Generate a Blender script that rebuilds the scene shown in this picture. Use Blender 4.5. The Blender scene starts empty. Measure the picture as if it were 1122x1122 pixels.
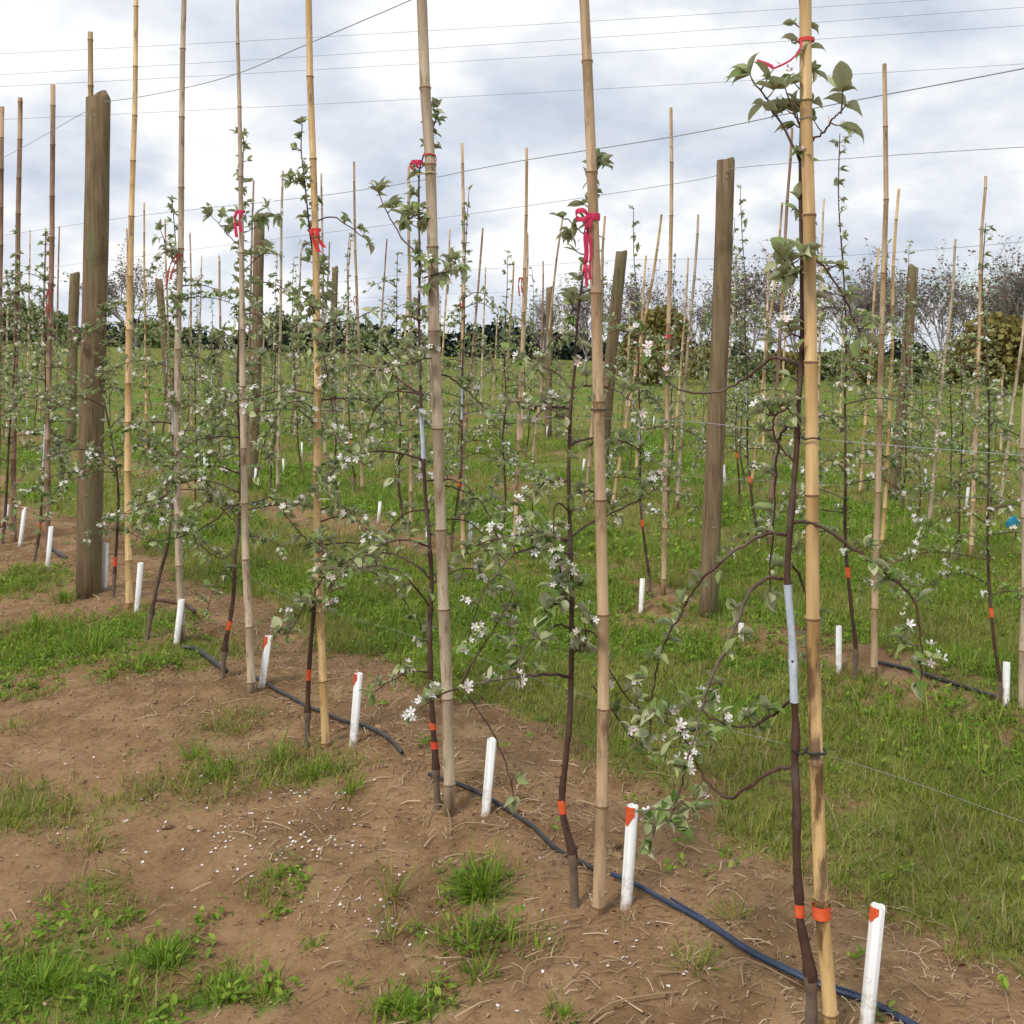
import bpy, math, random
import numpy as np
from mathutils import Vector, Matrix
random.seed(7); RS = np.random.RandomState(11)
sc = bpy.context.scene
col = bpy.data.collections.new("orchard"); sc.collection.children.link(col)
F = 1203.0; CX = 561.0; HY = 385.0; CAMZ = 1.6

# ------------------------------------------------------------------ noise / terrain
PERM = np.random.RandomState(3).rand(256, 256)
def vnoise(x, y):
    x = np.asarray(x, float); y = np.asarray(y, float)
    xi = np.floor(x).astype(int); yi = np.floor(y).astype(int)
    fx = x - xi; fy = y - yi
    fx = fx*fx*(3-2*fx); fy = fy*fy*(3-2*fy)
    a = PERM[xi & 255, yi & 255]; b = PERM[(xi+1) & 255, yi & 255]
    c = PERM[xi & 255, (yi+1) & 255]; d = PERM[(xi+1) & 255, (yi+1) & 255]
    return (a*(1-fx)+b*fx)*(1-fy)+(c*(1-fx)+d*fx)*fy
def fbm(x, y, s, o=3):
    t = 0; a = 1; n = 0
    for i in range(o):
        t = t + a*vnoise(x*s+17.3*i, y*s-9.1*i); n += a; a *= .5; s *= 2.03
    return t/n
def sm(a, b, x):
    t = np.clip((x-a)/(b-a), 0, 1); return t*t*(3-2*t)
def NN(x, y): return .808*x + .589*y
def SS(x, y): return -.589*x + .808*y
def G(x, y, micro=True):
    x = np.asarray(x, float); y = np.asarray(y, float)
    yy = np.maximum(y, 1.0)
    r = np.clip(x/yy, -.6, .6)
    h = sm(15, 90, y)*(.95-2.68*r)
    back = sm(95, 135, y)
    h = h*(1-back) - 2.0*back
    n = NN(x, y); near = 1-sm(30, 60, y)
    for k in range(7):
        c = 2.12+2.78*k
        h = h + near*(.06 if k == 0 else .05)*np.exp(-((n-c)/.42)**2)
    h = h - .05*near*sm(1.6, 1.0, n)
    h = h + near*(.07*(fbm(x, y, .7, 2)-.5) + .05*(fbm(x+5, y, 2.6, 2)-.5))
    if micro:
        m = 1-sm(8, 16, y)
        h = h + m*(.036*(fbm(x, y+3, 7, 2)-.5) + .030*(fbm(x, y, 20, 3)-.5))
    return h
def gz(x, y): return float(G(x, y))
def ghit(px, py):
    k = (px-CX)/F; m = (py-HY)/F
    lo = 1.5; d = lo; prev = lo
    while d < 130:
        if CAMZ-m*d <= float(G(k*d, d, False)):
            a, b = prev, d
            for _ in range(18):
                c = .5*(a+b)
                if CAMZ-m*c <= float(G(k*c, c, False)): b = c
                else: a = c
            d = b; break
        prev = d; d *= 1.03
    return Vector((k*d, d, gz(k*d, d)))
def P(px, py, d): return Vector(((px-CX)/F*d, d, CAMZ-(py-HY)/F*d))

# ------------------------------------------------------------------ mesh helpers
def mesh_np(name, V, polys, mats, midx=None, smooth=True):
    """V (n,3); polys: list of int arrays (m,k)"""
    me = bpy.data.meshes.new(name)
    V = np.asarray(V, np.float32)
    me.vertices.add(len(V)); me.vertices.foreach_set("co", V.ravel())
    loops = np.concatenate([p.ravel() for p in polys]).astype(np.int32)
    tot = np.concatenate([np.full(len(p), p.shape[1], np.int32) for p in polys])
    st = np.concatenate([[0], np.cumsum(tot)[:-1]]).astype(np.int32)
    me.loops.add(len(loops)); me.loops.foreach_set("vertex_index", loops)
    me.polygons.add(len(tot)); me.polygons.foreach_set("loop_start", st)
    me.polygons.foreach_set("loop_total", tot)
    if midx is not None: me.polygons.foreach_set("material_index", np.asarray(midx, np.int32))
    me.polygons.foreach_set("use_smooth", np.full(len(tot), smooth))
    me.update(calc_edges=True); me.validate()
    for m in (mats if isinstance(mats, (list, tuple)) else [mats]): me.materials.append(m)
    return me
class MB:
    def __init__(s): s.v = []; s.f = {}; s.n = 0
    def add(s, V, faces, mi=0):
        for f in faces: s.f.setdefault((len(f), mi), []).append([i+s.n for i in f])
        s.v.extend([tuple(p) for p in V]); s.n += len(V)
    def tube(s, pts, rad, sides=8, mi=0, cap=True):
        pts = [Vector(p) for p in pts]; n = len(pts)
        if not hasattr(rad, '__len__'): rad = [rad]*n
        t0 = (pts[1]-pts[0]).normalized()
        ref = Vector((1, 0, 0)) if abs(t0.x) < .8 else Vector((0, 1, 0))
        u = t0.cross(ref).normalized(); V = []; Fs = []
        for i in range(n):
            t = (pts[min(i+1, n-1)]-pts[max(i-1, 0)])
            t = t.normalized() if t.length > 1e-9 else t0
            u = (u - t*u.dot(t)); u = u.normalized() if u.length > 1e-6 else t.orthogonal().normalized()
            w = t.cross(u)
            for k in range(sides):
                a = 2*math.pi*k/sides
                V.append(pts[i]+(u*math.cos(a)+w*math.sin(a))*rad[i])
        for i in range(n-1):
            for k in range(sides):
                k2 = (k+1) % sides
                Fs.append((i*sides+k, i*sides+k2, (i+1)*sides+k2, (i+1)*sides+k))
        s.add(V, Fs, mi)
        if cap:
            b = s.n-len(V)
            for (o, rev) in ((0, True), ((n-1)*sides, False)):
                idx = [b+o+k for k in range(sides)]
                if rev: idx.reverse()
                s.f.setdefault((sides, mi), []).append(idx)
    def mesh(s, name, mats, smooth=True):
        polys = []; mi = []
        for (k, m), fs in s.f.items():
            polys.append(np.array(fs)); mi += [m]*len(fs)
        return mesh_np(name, np.array(s.v), polys, mats, mi, smooth)
def link(name, me, parent=None):
    o = bpy.data.objects.new(name, me); col.objects.link(o)
    if parent: o.parent = parent
    return o
def part(name, me, parent):
    """part whose mesh is given in world coordinates: move into the parent's frame"""
    loc = parent.location if parent.parent is None else parent.parent.location+parent.location
    me.transform(Matrix.Translation(-loc))
    return link(name, me, parent)
def tag(o, label=None, cat=None, group=None, kind=None):
    if label: o['label'] = label
    if cat: o['category'] = cat
    if group: o['group'] = group
    if kind: o['kind'] = kind
    return o
def empty(name, loc):
    o = bpy.data.objects.new(name, None); o.location = loc; o.empty_display_size = .2
    col.objects.link(o); return o
def smooth_pts(pts, sub=4):
    pts = [Vector(p) for p in pts]; out = []
    n = len(pts)
    for i in range(n-1):
        p0 = pts[max(i-1, 0)]; p1 = pts[i]; p2 = pts[i+1]; p3 = pts[min(i+2, n-1)]
        for k in range(sub):
            t = k/sub
            out.append(.5*((2*p1)+(p2-p0)*t+(2*p0-5*p1+4*p2-p3)*t*t+(3*p1-p0-3*p2+p3)*t**3))
    out.append(pts[-1]); return out
def lerp_list(a, b, n, pw=1): return [a+(b-a)*(i/(n-1))**pw for i in range(n)]

def stamp(tv, tf, pos, X, Y, Z, scale):
    """instance a template (verts tv, polys list tf) at n frames -> V, polys"""
    tv = np.asarray(tv, float); n = len(pos); k = len(tv)
    sc3 = np.asarray(scale, float)
    if sc3.ndim == 1: sc3 = np.stack([sc3]*3, 1)
    L = tv[None]*sc3[:, None, :]
    V = L[..., 0:1]*X[:, None]+L[..., 1:2]*Y[:, None]+L[..., 2:3]*Z[:, None]+pos[:, None]
    off = (np.arange(n)*k)[:, None, None]
    polys = [(np.asarray(f)[None]+off).reshape(-1, len(f[0])) for f in tf]
    return V.reshape(-1, 3), polys
def frames(D, up=None, twist=None):
    """frames with Y along D"""
    n = len(D); Y = D/np.maximum(np.linalg.norm(D, axis=1, keepdims=True), 1e-9)
    if up is None: up = np.tile([0, 0, 1.], (n, 1))
    X = np.cross(Y, up); l = np.linalg.norm(X, axis=1, keepdims=True)
    X = np.where(l < 1e-3, np.array([[1, 0, 0]]), X/np.maximum(l, 1e-9))
    Z = np.cross(X, Y)
    if twist is not None:
        c = np.cos(twist)[:, None]; s = np.sin(twist)[:, None]
        X, Z = X*c+Z*s, Z*c-X*s
    return X, Y, Z
# apple leaf, unit length along y, folded and curled
LEAF_V = [(0, 0, 0), (-.2, .28, .06), (0, .3, 0), (.2, .28, .06), (-.25, .58, .04), (0, .62, -.03), (.25, .58, .04), (0, 1, -.14)]
LEAF_F = [[(0, 2, 1), (0, 3, 2), (4, 5, 7), (5, 6, 7)], [(1, 2, 5, 4), (2, 3, 6, 5)]]
# rounder leaf for the trees near the camera
_st = [(.10, .10, .02), (.24, .22, .055), (.42, .285, .06), (.60, .265, .05), (.78, .18, .01), (.90, .09, -.05)]
_c = [0, -.02, -.045, -.07, -.10, -.15]
LEAF2_V = [(0, -.12, -.02), (0, 0, 0)]
for (_y, _w, _z), _k in zip(_st, _c): LEAF2_V += [(-_w, _y, _z), (.015, _y, _k*.6), (_w, _y, _z*1.15)]
LEAF2_V.append((0, 1.02, -.17))
_q = []
for _i in range(5):
    _a = 2+3*_i; _q += [(_a, _a+1, _a+4, _a+3), (_a+1, _a+2, _a+5, _a+4)]
LEAF2_F = [[(1, 3, 2), (1, 4, 3), (17, 18, 20), (18, 19, 20)], _q]
fl = [(0, 0, 0)]; ff = []
for i in range(5):
    a = i*2*math.pi/5; ca, sa = math.cos(a), math.sin(a)
    def rp(x, y, z): return (x*ca-y*sa, x*sa+y*ca, z)
    b = len(fl)
    fl += [rp(-.24, .5, .12), rp(.24, .5, .12), rp(-.2, .88, .26), rp(.2, .88, .26)]
    ff += [(0, b+1, b+3, b+2)] if False else [(b, b+1, b+3, b+2)]
    ff_t = None
FLOWER_V = fl
FLOWER_Q = ff
FLOWER_T = [(0, 1+4*i+1, 1+4*i) for i in range(5)]
BLADE_V = [(-.5, 0, 0), (.5, 0, 0), (-.42, .45, .08), (.42, .45, .08), (0, 1, .34)]
BLADE_F = [[(2, 3, 4)], [(0, 1, 3, 2)]]
QUAD_V = [(-.5, -.5, 0), (.5, -.5, .1), (.45, .5, 0), (-.5, .45, .08)]
QUAD_F = [[(0, 1, 2, 3)]]

# ------------------------------------------------------------------ materials
def mat(name):
    m = bpy.data.materials.new(name); m.use_nodes = True
    nt = m.node_tree; nt.nodes.clear()
    out = nt.nodes.new('ShaderNodeOutputMaterial')
    return m, nt, out
def nd(nt, typ, **kw):
    n = nt.nodes.new(typ)
    for k, v in kw.items():
        if k.startswith('i_'): n.inputs[k[2:].replace('_', ' ')].default_value = v
        else: setattr(n, k, v)
    return n
def ramp(nt, src, stops, interp='LINEAR'):
    r = nt.nodes.new('ShaderNodeValToRGB'); r.color_ramp.interpolation = interp
    e = r.color_ramp.elements
    while len(e) < len(stops): e.new(.5)
    for i, (p, c) in enumerate(stops):
        e[i].position = p; e[i].color = (c[0], c[1], c[2], 1) if hasattr(c, '__len__') else (c, c, c, 1)
    nt.links.new(src, r.inputs[0]); return r
def coords(nt, scale=(1, 1, 1)):
    tc = nt.nodes.new('ShaderNodeTexCoord'); mp = nt.nodes.new('ShaderNodeMapping')
    mp.inputs['Scale'].default_value = scale
    nt.links.new(tc.outputs['Object'], mp.inputs[0]); return mp.outputs[0]
def noise(nt, co, s, det=4, rough=.6):
    n = nd(nt, 'ShaderNodeTexNoise'); n.inputs['Scale'].default_value = s
    n.inputs['Detail'].default_value = det; n.inputs['Roughness'].default_value = rough
    if co is not None: nt.links.new(co, n.inputs['Vector'])
    return n.outputs[0]
def mixc(nt, f, a, b, mode='MIX'):
    m = nt.nodes.new('ShaderNodeMix'); m.data_type = 'RGBA'; m.blend_type = mode
    for s, i in ((f, 0), (a, 6), (b, 7)):
        if hasattr(s, 'is_linked') or hasattr(s, 'links'): nt.links.new(s, m.inputs[i])
        elif hasattr(s, '__len__'): m.inputs[i].default_value = (*s[:3], 1)
        else: m.inputs[i].default_value = s
    return m.outputs[2]
def noisy(name, c1, c2, scale=8, stretch=(1, 1, 1), rough=.8, bump=.3, dist=.004, third=None, island=False, spec=.3):
    m, nt, out = mat(name); co = coords(nt, stretch)
    n1 = noise(nt, co, scale, 6, .65)
    r = ramp(nt, n1, [(.3, c1), (.7, c2)])
    c = r.outputs[0]
    if third:
        n2 = noise(nt, co, scale*.35, 3, .5)
        k = ramp(nt, n2, [(.52, 0), (.66, 1)])
        c = mixc(nt, k.outputs[0], c, third)
    if island:
        g = nt.nodes.new('ShaderNodeNewGeometry')
        hs = nd(nt, 'ShaderNodeHueSaturation')
        ma = nd(nt, 'ShaderNodeMapRange'); nt.links.new(g.outputs['Random Per Island'], ma.inputs[0])
        ma.inputs[3].default_value = .65; ma.inputs[4].default_value = 1.35
        nt.links.new(ma.outputs[0], hs.inputs['Value']); nt.links.new(c, hs.inputs['Color']); c = hs.outputs[0]
    b = nd(nt, 'ShaderNodeBsdfPrincipled'); nt.links.new(c, b.inputs['Base Color'])
    b.inputs['Roughness'].default_value = rough; b.inputs['Specular IOR Level'].default_value = spec
    if bump:
        bp = nd(nt, 'ShaderNodeBump'); bp.inputs['Strength'].default_value = bump; bp.inputs['Distance'].default_value = dist
        nt.links.new(noise(nt, co, scale*3, 4), bp.inputs['Height']); nt.links.new(bp.outputs[0], b.inputs['Normal'])
    nt.links.new(b.outputs[0], out.inputs[0]); return m
def leafy(name, stops, trans=.35, back=None, rough=.6, patch=None):
    """leaf material: hue varies from leaf to leaf, some light passes through"""
    m, nt, out = mat(name)
    g = nt.nodes.new('ShaderNodeNewGeometry')
    r = ramp(nt, g.outputs['Random Per Island'], stops)
    c = r.outputs[0]
    if back: c = mixc(nt, g.outputs['Backfacing'], c, back)
    if patch:
        co = coords(nt); k = ramp(nt, noise(nt, co, patch[0], 3), [(.4, 0), (.62, 1)])
        c = mixc(nt, k.outputs[0], c, patch[1])
    b = nd(nt, 'ShaderNodeBsdfPrincipled'); b.inputs['Roughness'].default_value = rough
    b.inputs['Specular IOR Level'].default_value = .3
    nt.links.new(c, b.inputs['Base Color'])
    t = nd(nt, 'ShaderNodeBsdfTranslucent'); nt.links.new(c, t.inputs[0])
    mx = nd(nt, 'ShaderNodeMixShader'); mx.inputs[0].default_value = trans
    nt.links.new(b.outputs[0], mx.inputs[1]); nt.links.new(t.outputs[0], mx.inputs[2])
    nt.links.new(mx.outputs[0], out.inputs[0]); return m

M = {}
M['bamboo'] = noisy('bamboo_tan', (.40, .265, .14), (.60, .43, .26), 7, (6, 6, .8), .5, .15, .002, third=(.33, .205, .11), spec=.4)
M['bamboo_pale'] = noisy('bamboo_weathered', (.38, .29, .19), (.58, .47, .34), 7, (6, 6, .8), .6, .15, .002, third=(.29, .215, .145))
M['bamboo_gold'] = noisy('bamboo_golden', (.46, .29, .11), (.62, .425, .20), 7, (6, 6, .7), .45, .15, .002, third=(.36, .215, .085), spec=.45)
M['bamboo_dark'] = noisy('bamboo_purple_brown', (.13, .075, .055), (.30, .18, .11), 8, (4, 4, .9), .6, .2, .002, third=(.42, .29, .18))
for _m in ('bamboo', 'bamboo_pale', 'bamboo_gold'):
    _nt = M[_m].node_tree; _b = next(n for n in _nt.nodes if n.type == 'BSDF_PRINCIPLED'); _src = _b.inputs['Base Color'].links[0].from_socket
    _co = coords(_nt, (20, 20, 5)); _k = ramp(_nt, noise(_nt, _co, 2.2, 6, .72), [(.52, 0), (.66, .85)])
    _hs = nd(_nt, 'ShaderNodeHueSaturation'); _oi = nd(_nt, 'ShaderNodeObjectInfo'); _mr = nd(_nt, 'ShaderNodeMapRange')
    _nt.links.new(_oi.outputs['Random'], _mr.inputs[0]); _mr.inputs[3].default_value = .68; _mr.inputs[4].default_value = 1.08
    _nt.links.new(_mr.outputs[0], _hs.inputs['Value']); _nt.links.new(mixc(_nt, _k.outputs[0], _src, (.17, .105, .06)), _hs.inputs['Color'])
    _nt.links.new(_hs.outputs[0], _b.inputs['Base Color'])
M['node'] = noisy('bamboo_joint', (.13, .07, .03), (.24, .14, .07), 30, bump=0)
M['scorch'] = noisy('bamboo_scorch', (.05, .025, .012), (.36, .21, .085), 16, (2.2, 2.2, .7), .6, .1, .002)
def scorched():
    m = noisy('bamboo_scorched', (.46, .29, .11), (.62, .425, .20), 7, (6, 6, .7), .45, .15, .002, third=(.36, .215, .085), spec=.45)
    nt = m.node_tree; b = next(n for n in nt.nodes if n.type == 'BSDF_PRINCIPLED'); src = b.inputs['Base Color'].links[0].from_socket
    tc = nt.nodes.new('ShaderNodeTexCoord'); sp = nd(nt, 'ShaderNodeSeparateXYZ'); nt.links.new(tc.outputs['Object'], sp.inputs[0])
    co = coords(nt, (14, 14, 3.2)); n = noise(nt, co, 1.6, 5, .62)
    lim = ramp(nt, sp.outputs[2], [(0, .15), (.9, .10), (1.0, -.2)])
    mr = nd(nt, 'ShaderNodeMapRange'); nt.links.new(sp.outputs[2], mr.inputs[0]); mr.inputs[1].default_value = .95; mr.inputs[2].default_value = 1.25
    mr.inputs[3].default_value = .07; mr.inputs[4].default_value = -.25
    ad = nd(nt, 'ShaderNodeMath', operation='ADD'); nt.links.new(n, ad.inputs[0]); nt.links.new(mr.outputs[0], ad.inputs[1])
    k = ramp(nt, ad.outputs[0], [(.56, 0), (.66, .85), (.8, 1)])
    c = mixc(nt, k.outputs[0], src, (.085, .042, .018)); nt.links.new(c, b.inputs['Base Color']); return m
M['bamboo_scorched'] = scorched()
M['orange'] = noisy('orange_paint', (.62, .07, .02), (.78, .15, .05), 40, bump=0, rough=.7)
M['red'] = noisy('red_paint', (.55, .05, .03), (.7, .09, .05), 40, bump=0, rough=.7)
M['bluewhite'] = noisy('blue_white_paint', (.33, .40, .50), (.60, .66, .73), 45, (1, 1, .5), .8, .3)
M['pvc'] = noisy('white_pvc', (.66, .66, .64), (.80, .80, .79), 6, (1, 1, .3), .4, 0, third=(.58, .54, .48), spec=.5)
_nt = M['pvc'].node_tree; _b = next(n for n in _nt.nodes if n.type == 'BSDF_PRINCIPLED'); _src = _b.inputs['Base Color'].links[0].from_socket
_tc = _nt.nodes.new('ShaderNodeTexCoord'); _sp = nd(_nt, 'ShaderNodeSeparateXYZ'); _nt.links.new(_tc.outputs['Object'], _sp.inputs[0])
_mr = nd(_nt, 'ShaderNodeMapRange'); _nt.links.new(_sp.outputs[2], _mr.inputs[0]); _mr.inputs[1].default_value = 0; _mr.inputs[2].default_value = .16; _mr.inputs[3].default_value = .22; _mr.inputs[4].default_value = -.08
_ad = nd(_nt, 'ShaderNodeMath', operation='ADD'); _nt.links.new(noise(_nt, coords(_nt), 28, 5, .7), _ad.inputs[0]); _nt.links.new(_mr.outputs[0], _ad.inputs[1])
_k = ramp(_nt, _ad.outputs[0], [(.55, 0), (.75, .8)]); _nt.links.new(mixc(_nt, _k.outputs[0], _src, (.33, .22, .13)), _b.inputs['Base Color'])
M['clod'] = leafy('soil_clods', [(0, (.13, .07, .034)), (.6, (.24, .145, .075)), (1, (.38, .25, .145))], 0, rough=.95)
M['bore_shade'] = noisy('pvc_inside_shade', (.3, .3, .29), (.4, .4, .39), 6, bump=0)  # white plastic greyed to stand for the shade inside a pipe
M['post'] = noisy('treated_post', (.12, .082, .045), (.27, .195, .115), 6, (7, 7, .7), .9, .6, .006, third=(.165, .15, .075))
_nt = M['post'].node_tree; _b = next(n for n in _nt.nodes if n.type == 'BSDF_PRINCIPLED'); _src = _b.inputs['Base Color'].links[0].from_socket
_k = ramp(_nt, noise(_nt, coords(_nt, (30, 30, 1.1)), 2.0, 6, .7), [(.54, 0), (.64, .7)])
_k2 = ramp(_nt, noise(_nt, coords(_nt, (1, 1, .8)), 5, 4, .6), [(.58, 0), (.68, .5)])
_nt.links.new(mixc(_nt, _k2.outputs[0], mixc(_nt, _k.outputs[0], _src, (.07, .045, .025)), (.09, .06, .035)), _b.inputs['Base Color'])
M['postend'] = noisy('post_end_grain', (.16, .12, .08), (.28, .22, .15), 25, bump=.2)
M['bark'] = noisy('young_bark_red_brown', (.036, .018, .013), (.105, .054, .038), 22, (1, 1, .5), .6, .6, .004, third=(.15, .115, .095), spec=.35)
M['barkgrey'] = noisy('rootstock_bark', (.11, .075, .055), (.21, .155, .115), 22, (1, 1, .6), .85, .5, .004)
M['twig'] = noisy('twig_bark', (.075, .040, .030), (.16, .105, .075), 20, bump=0)
M['leaf'] = leafy('apple_leaf', [(0, (.085, .15, .025)), (.3, (.17, .25, .06)), (.65, (.29, .35, .13)), (1, (.50, .52, .31))], .3, back=(.40, .43, .26))
M['leaftop'] = leafy('apple_leaf_dark', [(0, (.055, .11, .035)), (.6, (.10, .17, .07)), (1, (.17, .25, .11))], .3, back=(.24, .32, .20))
M['petal'] = leafy('white_blossom', [(0, (.78, .60, .60)), (.3, (.84, .80, .78)), (1, (.9, .9, .87))], .25)
M['grass'] = leafy('grass_blades', [(0, (.10, .145, .015)), (.4, (.215, .255, .028)), (.72, (.32, .33, .055)), (.86, (.28, .265, .10)), (1, (.44, .35, .19))], .35)
M['lush'] = leafy('lush_grass', [(0, (.095, .185, .012)), (.6, (.175, .295, .02)), (1, (.30, .39, .05))], .35)
M['straw'] = leafy('dry_straw', [(0, (.20, .125, .065)), (.6, (.36, .25, .14)), (1, (.55, .43, .28))], .1)
M['litter'] = leafy('leaf_litter', [(0, (.14, .08, .045)), (.6, (.25, .155, .09)), (1, (.45, .32, .20))], .05)
M['ribbon'] = leafy('pink_ribbon', [(0, (.72, .035, .11)), (1, (.82, .08, .2))], .4, rough=.35)
M['redtie'] = noisy('red_tie', (.55, .03, .03), (.7, .06, .05), 20, bump=0, rough=.4)
M['dulltie'] = leafy('faded_red_tape', [(0, (.36, .06, .055)), (1, (.5, .12, .10))], .3)
M['bluetie'] = leafy('blue_ribbon', [(0, (.03, .30, .48)), (1, (.06, .38, .55))], .3, rough=.35)
M['hose'] = noisy('black_tube', (.012, .013, .016), (.05, .045, .042), 12, bump=0, rough=.45, spec=.5)
M['bluehose'] = noisy('blue_line', (.012, .02, .045), (.03, .05, .10), 12, bump=0, rough=.4, spec=.5)
M['wire'] = noisy('galvanised_wire', (.24, .24, .25), (.38, .38, .39), 9, bump=0, rough=.5)
M['cable'] = noisy('power_cable', (.22, .22, .24), (.28, .28, .3), 9, bump=0, rough=.6)
M['black'] = noisy('black_clip', (.015, .015, .015), (.03, .03, .03), 9, bump=0, rough=.5)
M['twine'] = noisy('twine', (.4, .32, .18), (.55, .45, .28), 9, bump=0)
M['pine'] = leafy('evergreen_needles', [(0, (.010, .020, .013)), (.7, (.022, .040, .024)), (1, (.04, .062, .035))], .1, rough=.9)
M['mid'] = leafy('spring_leaves', [(0, (.075, .11, .03)), (.6, (.13, .175, .055)), (1, (.20, .24, .09))], .3, rough=.9)
M['gold'] = leafy('golden_new_leaves', [(0, (.15, .12, .035)), (.6, (.24, .20, .06)), (1, (.34, .30, .10))], .3, rough=.9)
M['bud'] = leafy('red_brown_buds', [(0, (.14, .09, .09)), (.6, (.26, .17, .17)), (1, (.22, .22, .12))], .2, rough=.9)
M['budgreen'] = leafy('green_buds', [(0, (.10, .13, .06)), (1, (.19, .22, .12))], .3, rough=.9)
M['greybark'] = noisy('grey_twigs', (.27, .235, .23), (.45, .40, .39), 2, bump=0)
M['hill'] = noisy('hazy_wooded_hill', (.045, .075, .11), (.075, .11, .15), .02, bump=0, rough=1)  # blue of the distant air is put into the hill's colour

# ground material: bare soil and turf mixed by the 'veg' attribute stored on the mesh
def ground_material():
    m, nt, out = mat('orchard_soil_and_turf'); co = coords(nt)
    big = noise(nt, co, .9, 5, .6); fine = noise(nt, co, 26, 6, .7); mid = noise(nt, co, 5, 5, .65)
    dirt = ramp(nt, mid, [(.28, (.135, .077, .034)), (.5, (.26, .162, .080)), (.74, (.39, .262, .145))]).outputs[0]
    dirt = mixc(nt, ramp(nt, big, [(.42, 0), (.62, .7)]).outputs[0], dirt, (.335, .20, .105))
    dirt = mixc(nt, ramp(nt, fine, [(.30, .8), (.48, 0)]).outputs[0], dirt, (.14, .08, .042))
    dirt = mixc(nt, ramp(nt, noise(nt, co, 2.2, 6, .7), [(.50, 0), (.66, .75)]).outputs[0], dirt, (.16, .088, .045))
    dirt = mixc(nt, ramp(nt, noise(nt, co, 60, 3, .7), [(.62, 0), (.75, .6)]).outputs[0], dirt, (.52, .40, .27))
    gr = ramp(nt, fine, [(.3, (.085, .085, .022)), (.52, (.17, .17, .038)), (.75, (.26, .235, .08))]).outputs[0]
    a = nd(nt, 'ShaderNodeAttribute', attribute_name='lush')
    gr = mixc(nt, a.outputs['Fac'], gr, (.09, .17, .02))
    far = ramp(nt, noise(nt, co, .33, 5, .65), [(.35, 0), (.65, .55)]).outputs[0]
    gr = mixc(nt, far, gr, (.15, .215, .03))
    v = nd(nt, 'ShaderNodeAttribute', attribute_name='veg')
    ad = nd(nt, 'ShaderNodeMath', operation='ADD'); nt.links.new(v.outputs['Fac'], ad.inputs[0])
    mm = nd(nt, 'ShaderNodeMapRange'); nt.links.new(mid, mm.inputs[0]); mm.inputs[1].default_value = .25; mm.inputs[2].default_value = .75
    mm.inputs[3].default_value = -.38; mm.inputs[4].default_value = .38
    mf = nd(nt, 'ShaderNodeMapRange'); nt.links.new(fine, mf.inputs[0]); mf.inputs[1].default_value = .3; mf.inputs[2].default_value = .7
    mf.inputs[3].default_value = -.25; mf.inputs[4].default_value = .25
    ad2 = nd(nt, 'ShaderNodeMath', operation='ADD'); nt.links.new(mm.outputs[0], ad2.inputs[0]); nt.links.new(mf.outputs[0], ad2.inputs[1])
    nt.links.new(ad2.outputs[0], ad.inputs[1])
    k = ramp(nt, ad.outputs[0], [(.48, 0), (.88, 1)]).outputs[0]
    c = mixc(nt, k, dirt, gr)
    b = nd(nt, 'ShaderNodeBsdfPrincipled'); nt.links.new(c, b.inputs['Base Color'])
    b.inputs['Roughness'].default_value = .95; b.inputs['Specular IOR Level'].default_value = .15
    bp = nd(nt, 'ShaderNodeBump'); bp.inputs['Strength'].default_value = .9; bp.inputs['Distance'].default_value = .02
    nt.links.new(noise(nt, co, 45, 5, .7), bp.inputs['Height']); nt.links.new(bp.outputs[0], b.inputs['Normal'])
    nt.links.new(b.outputs[0], out.inputs[0]); return m
M['ground'] = ground_material()

# ------------------------------------------------------------------ ground sheet and cover
# tufted patches in front of the first row: (centre on the ground, radius across, radius deep, strength)
PATCH = []
for (px, py, rx, ry, s) in [(60, 705, .75, .35, 1.), (130, 690, .45, .3, 1.), (10, 640, .5, .35, .8), (10, 890, .34, .16, .9), (90, 930, .3, .07, .5),
        (30, 1080, .30, .16, 1.), (100, 1100, .25, .14, .9), (175, 1050, .13, .07, 1.), (110, 1000, .22, .10, .6), (240, 1085, .13, .06, .9), (300, 1090, .1, .05, .7),
        (450, 1100, .12, .05, .9), (140, 880, .28, .12, .55), (235, 845, .16, .1, .8), (330, 845, .32, .12, .85), (210, 715, .4, .2, .9), (260, 790, .2, .12, .7),
        (520, 970, .16, .07, .8), (520, 1030, .22, .07, .7), (750, 1050, .15, .06, .5), (20, 760, .4, .16, .5), (560, 870, .3, .1, .3), (700, 1010, .12, .06, .3)]:
    c = ghit(px, py); PATCH.append((c.x, c.y, rx, ry*1.6, s))
LUSHP = [(ghit(a, b).x, ghit(a, b).y, r_) for a, b, r_ in ((1080, 815, .4), (990, 770, .3), (730, 690, .35), (640, 600, .6), (560, 620, .5), (1050, 640, .9), (900, 620, .7), (400, 560, .7), (800, 770, .25))]
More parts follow.
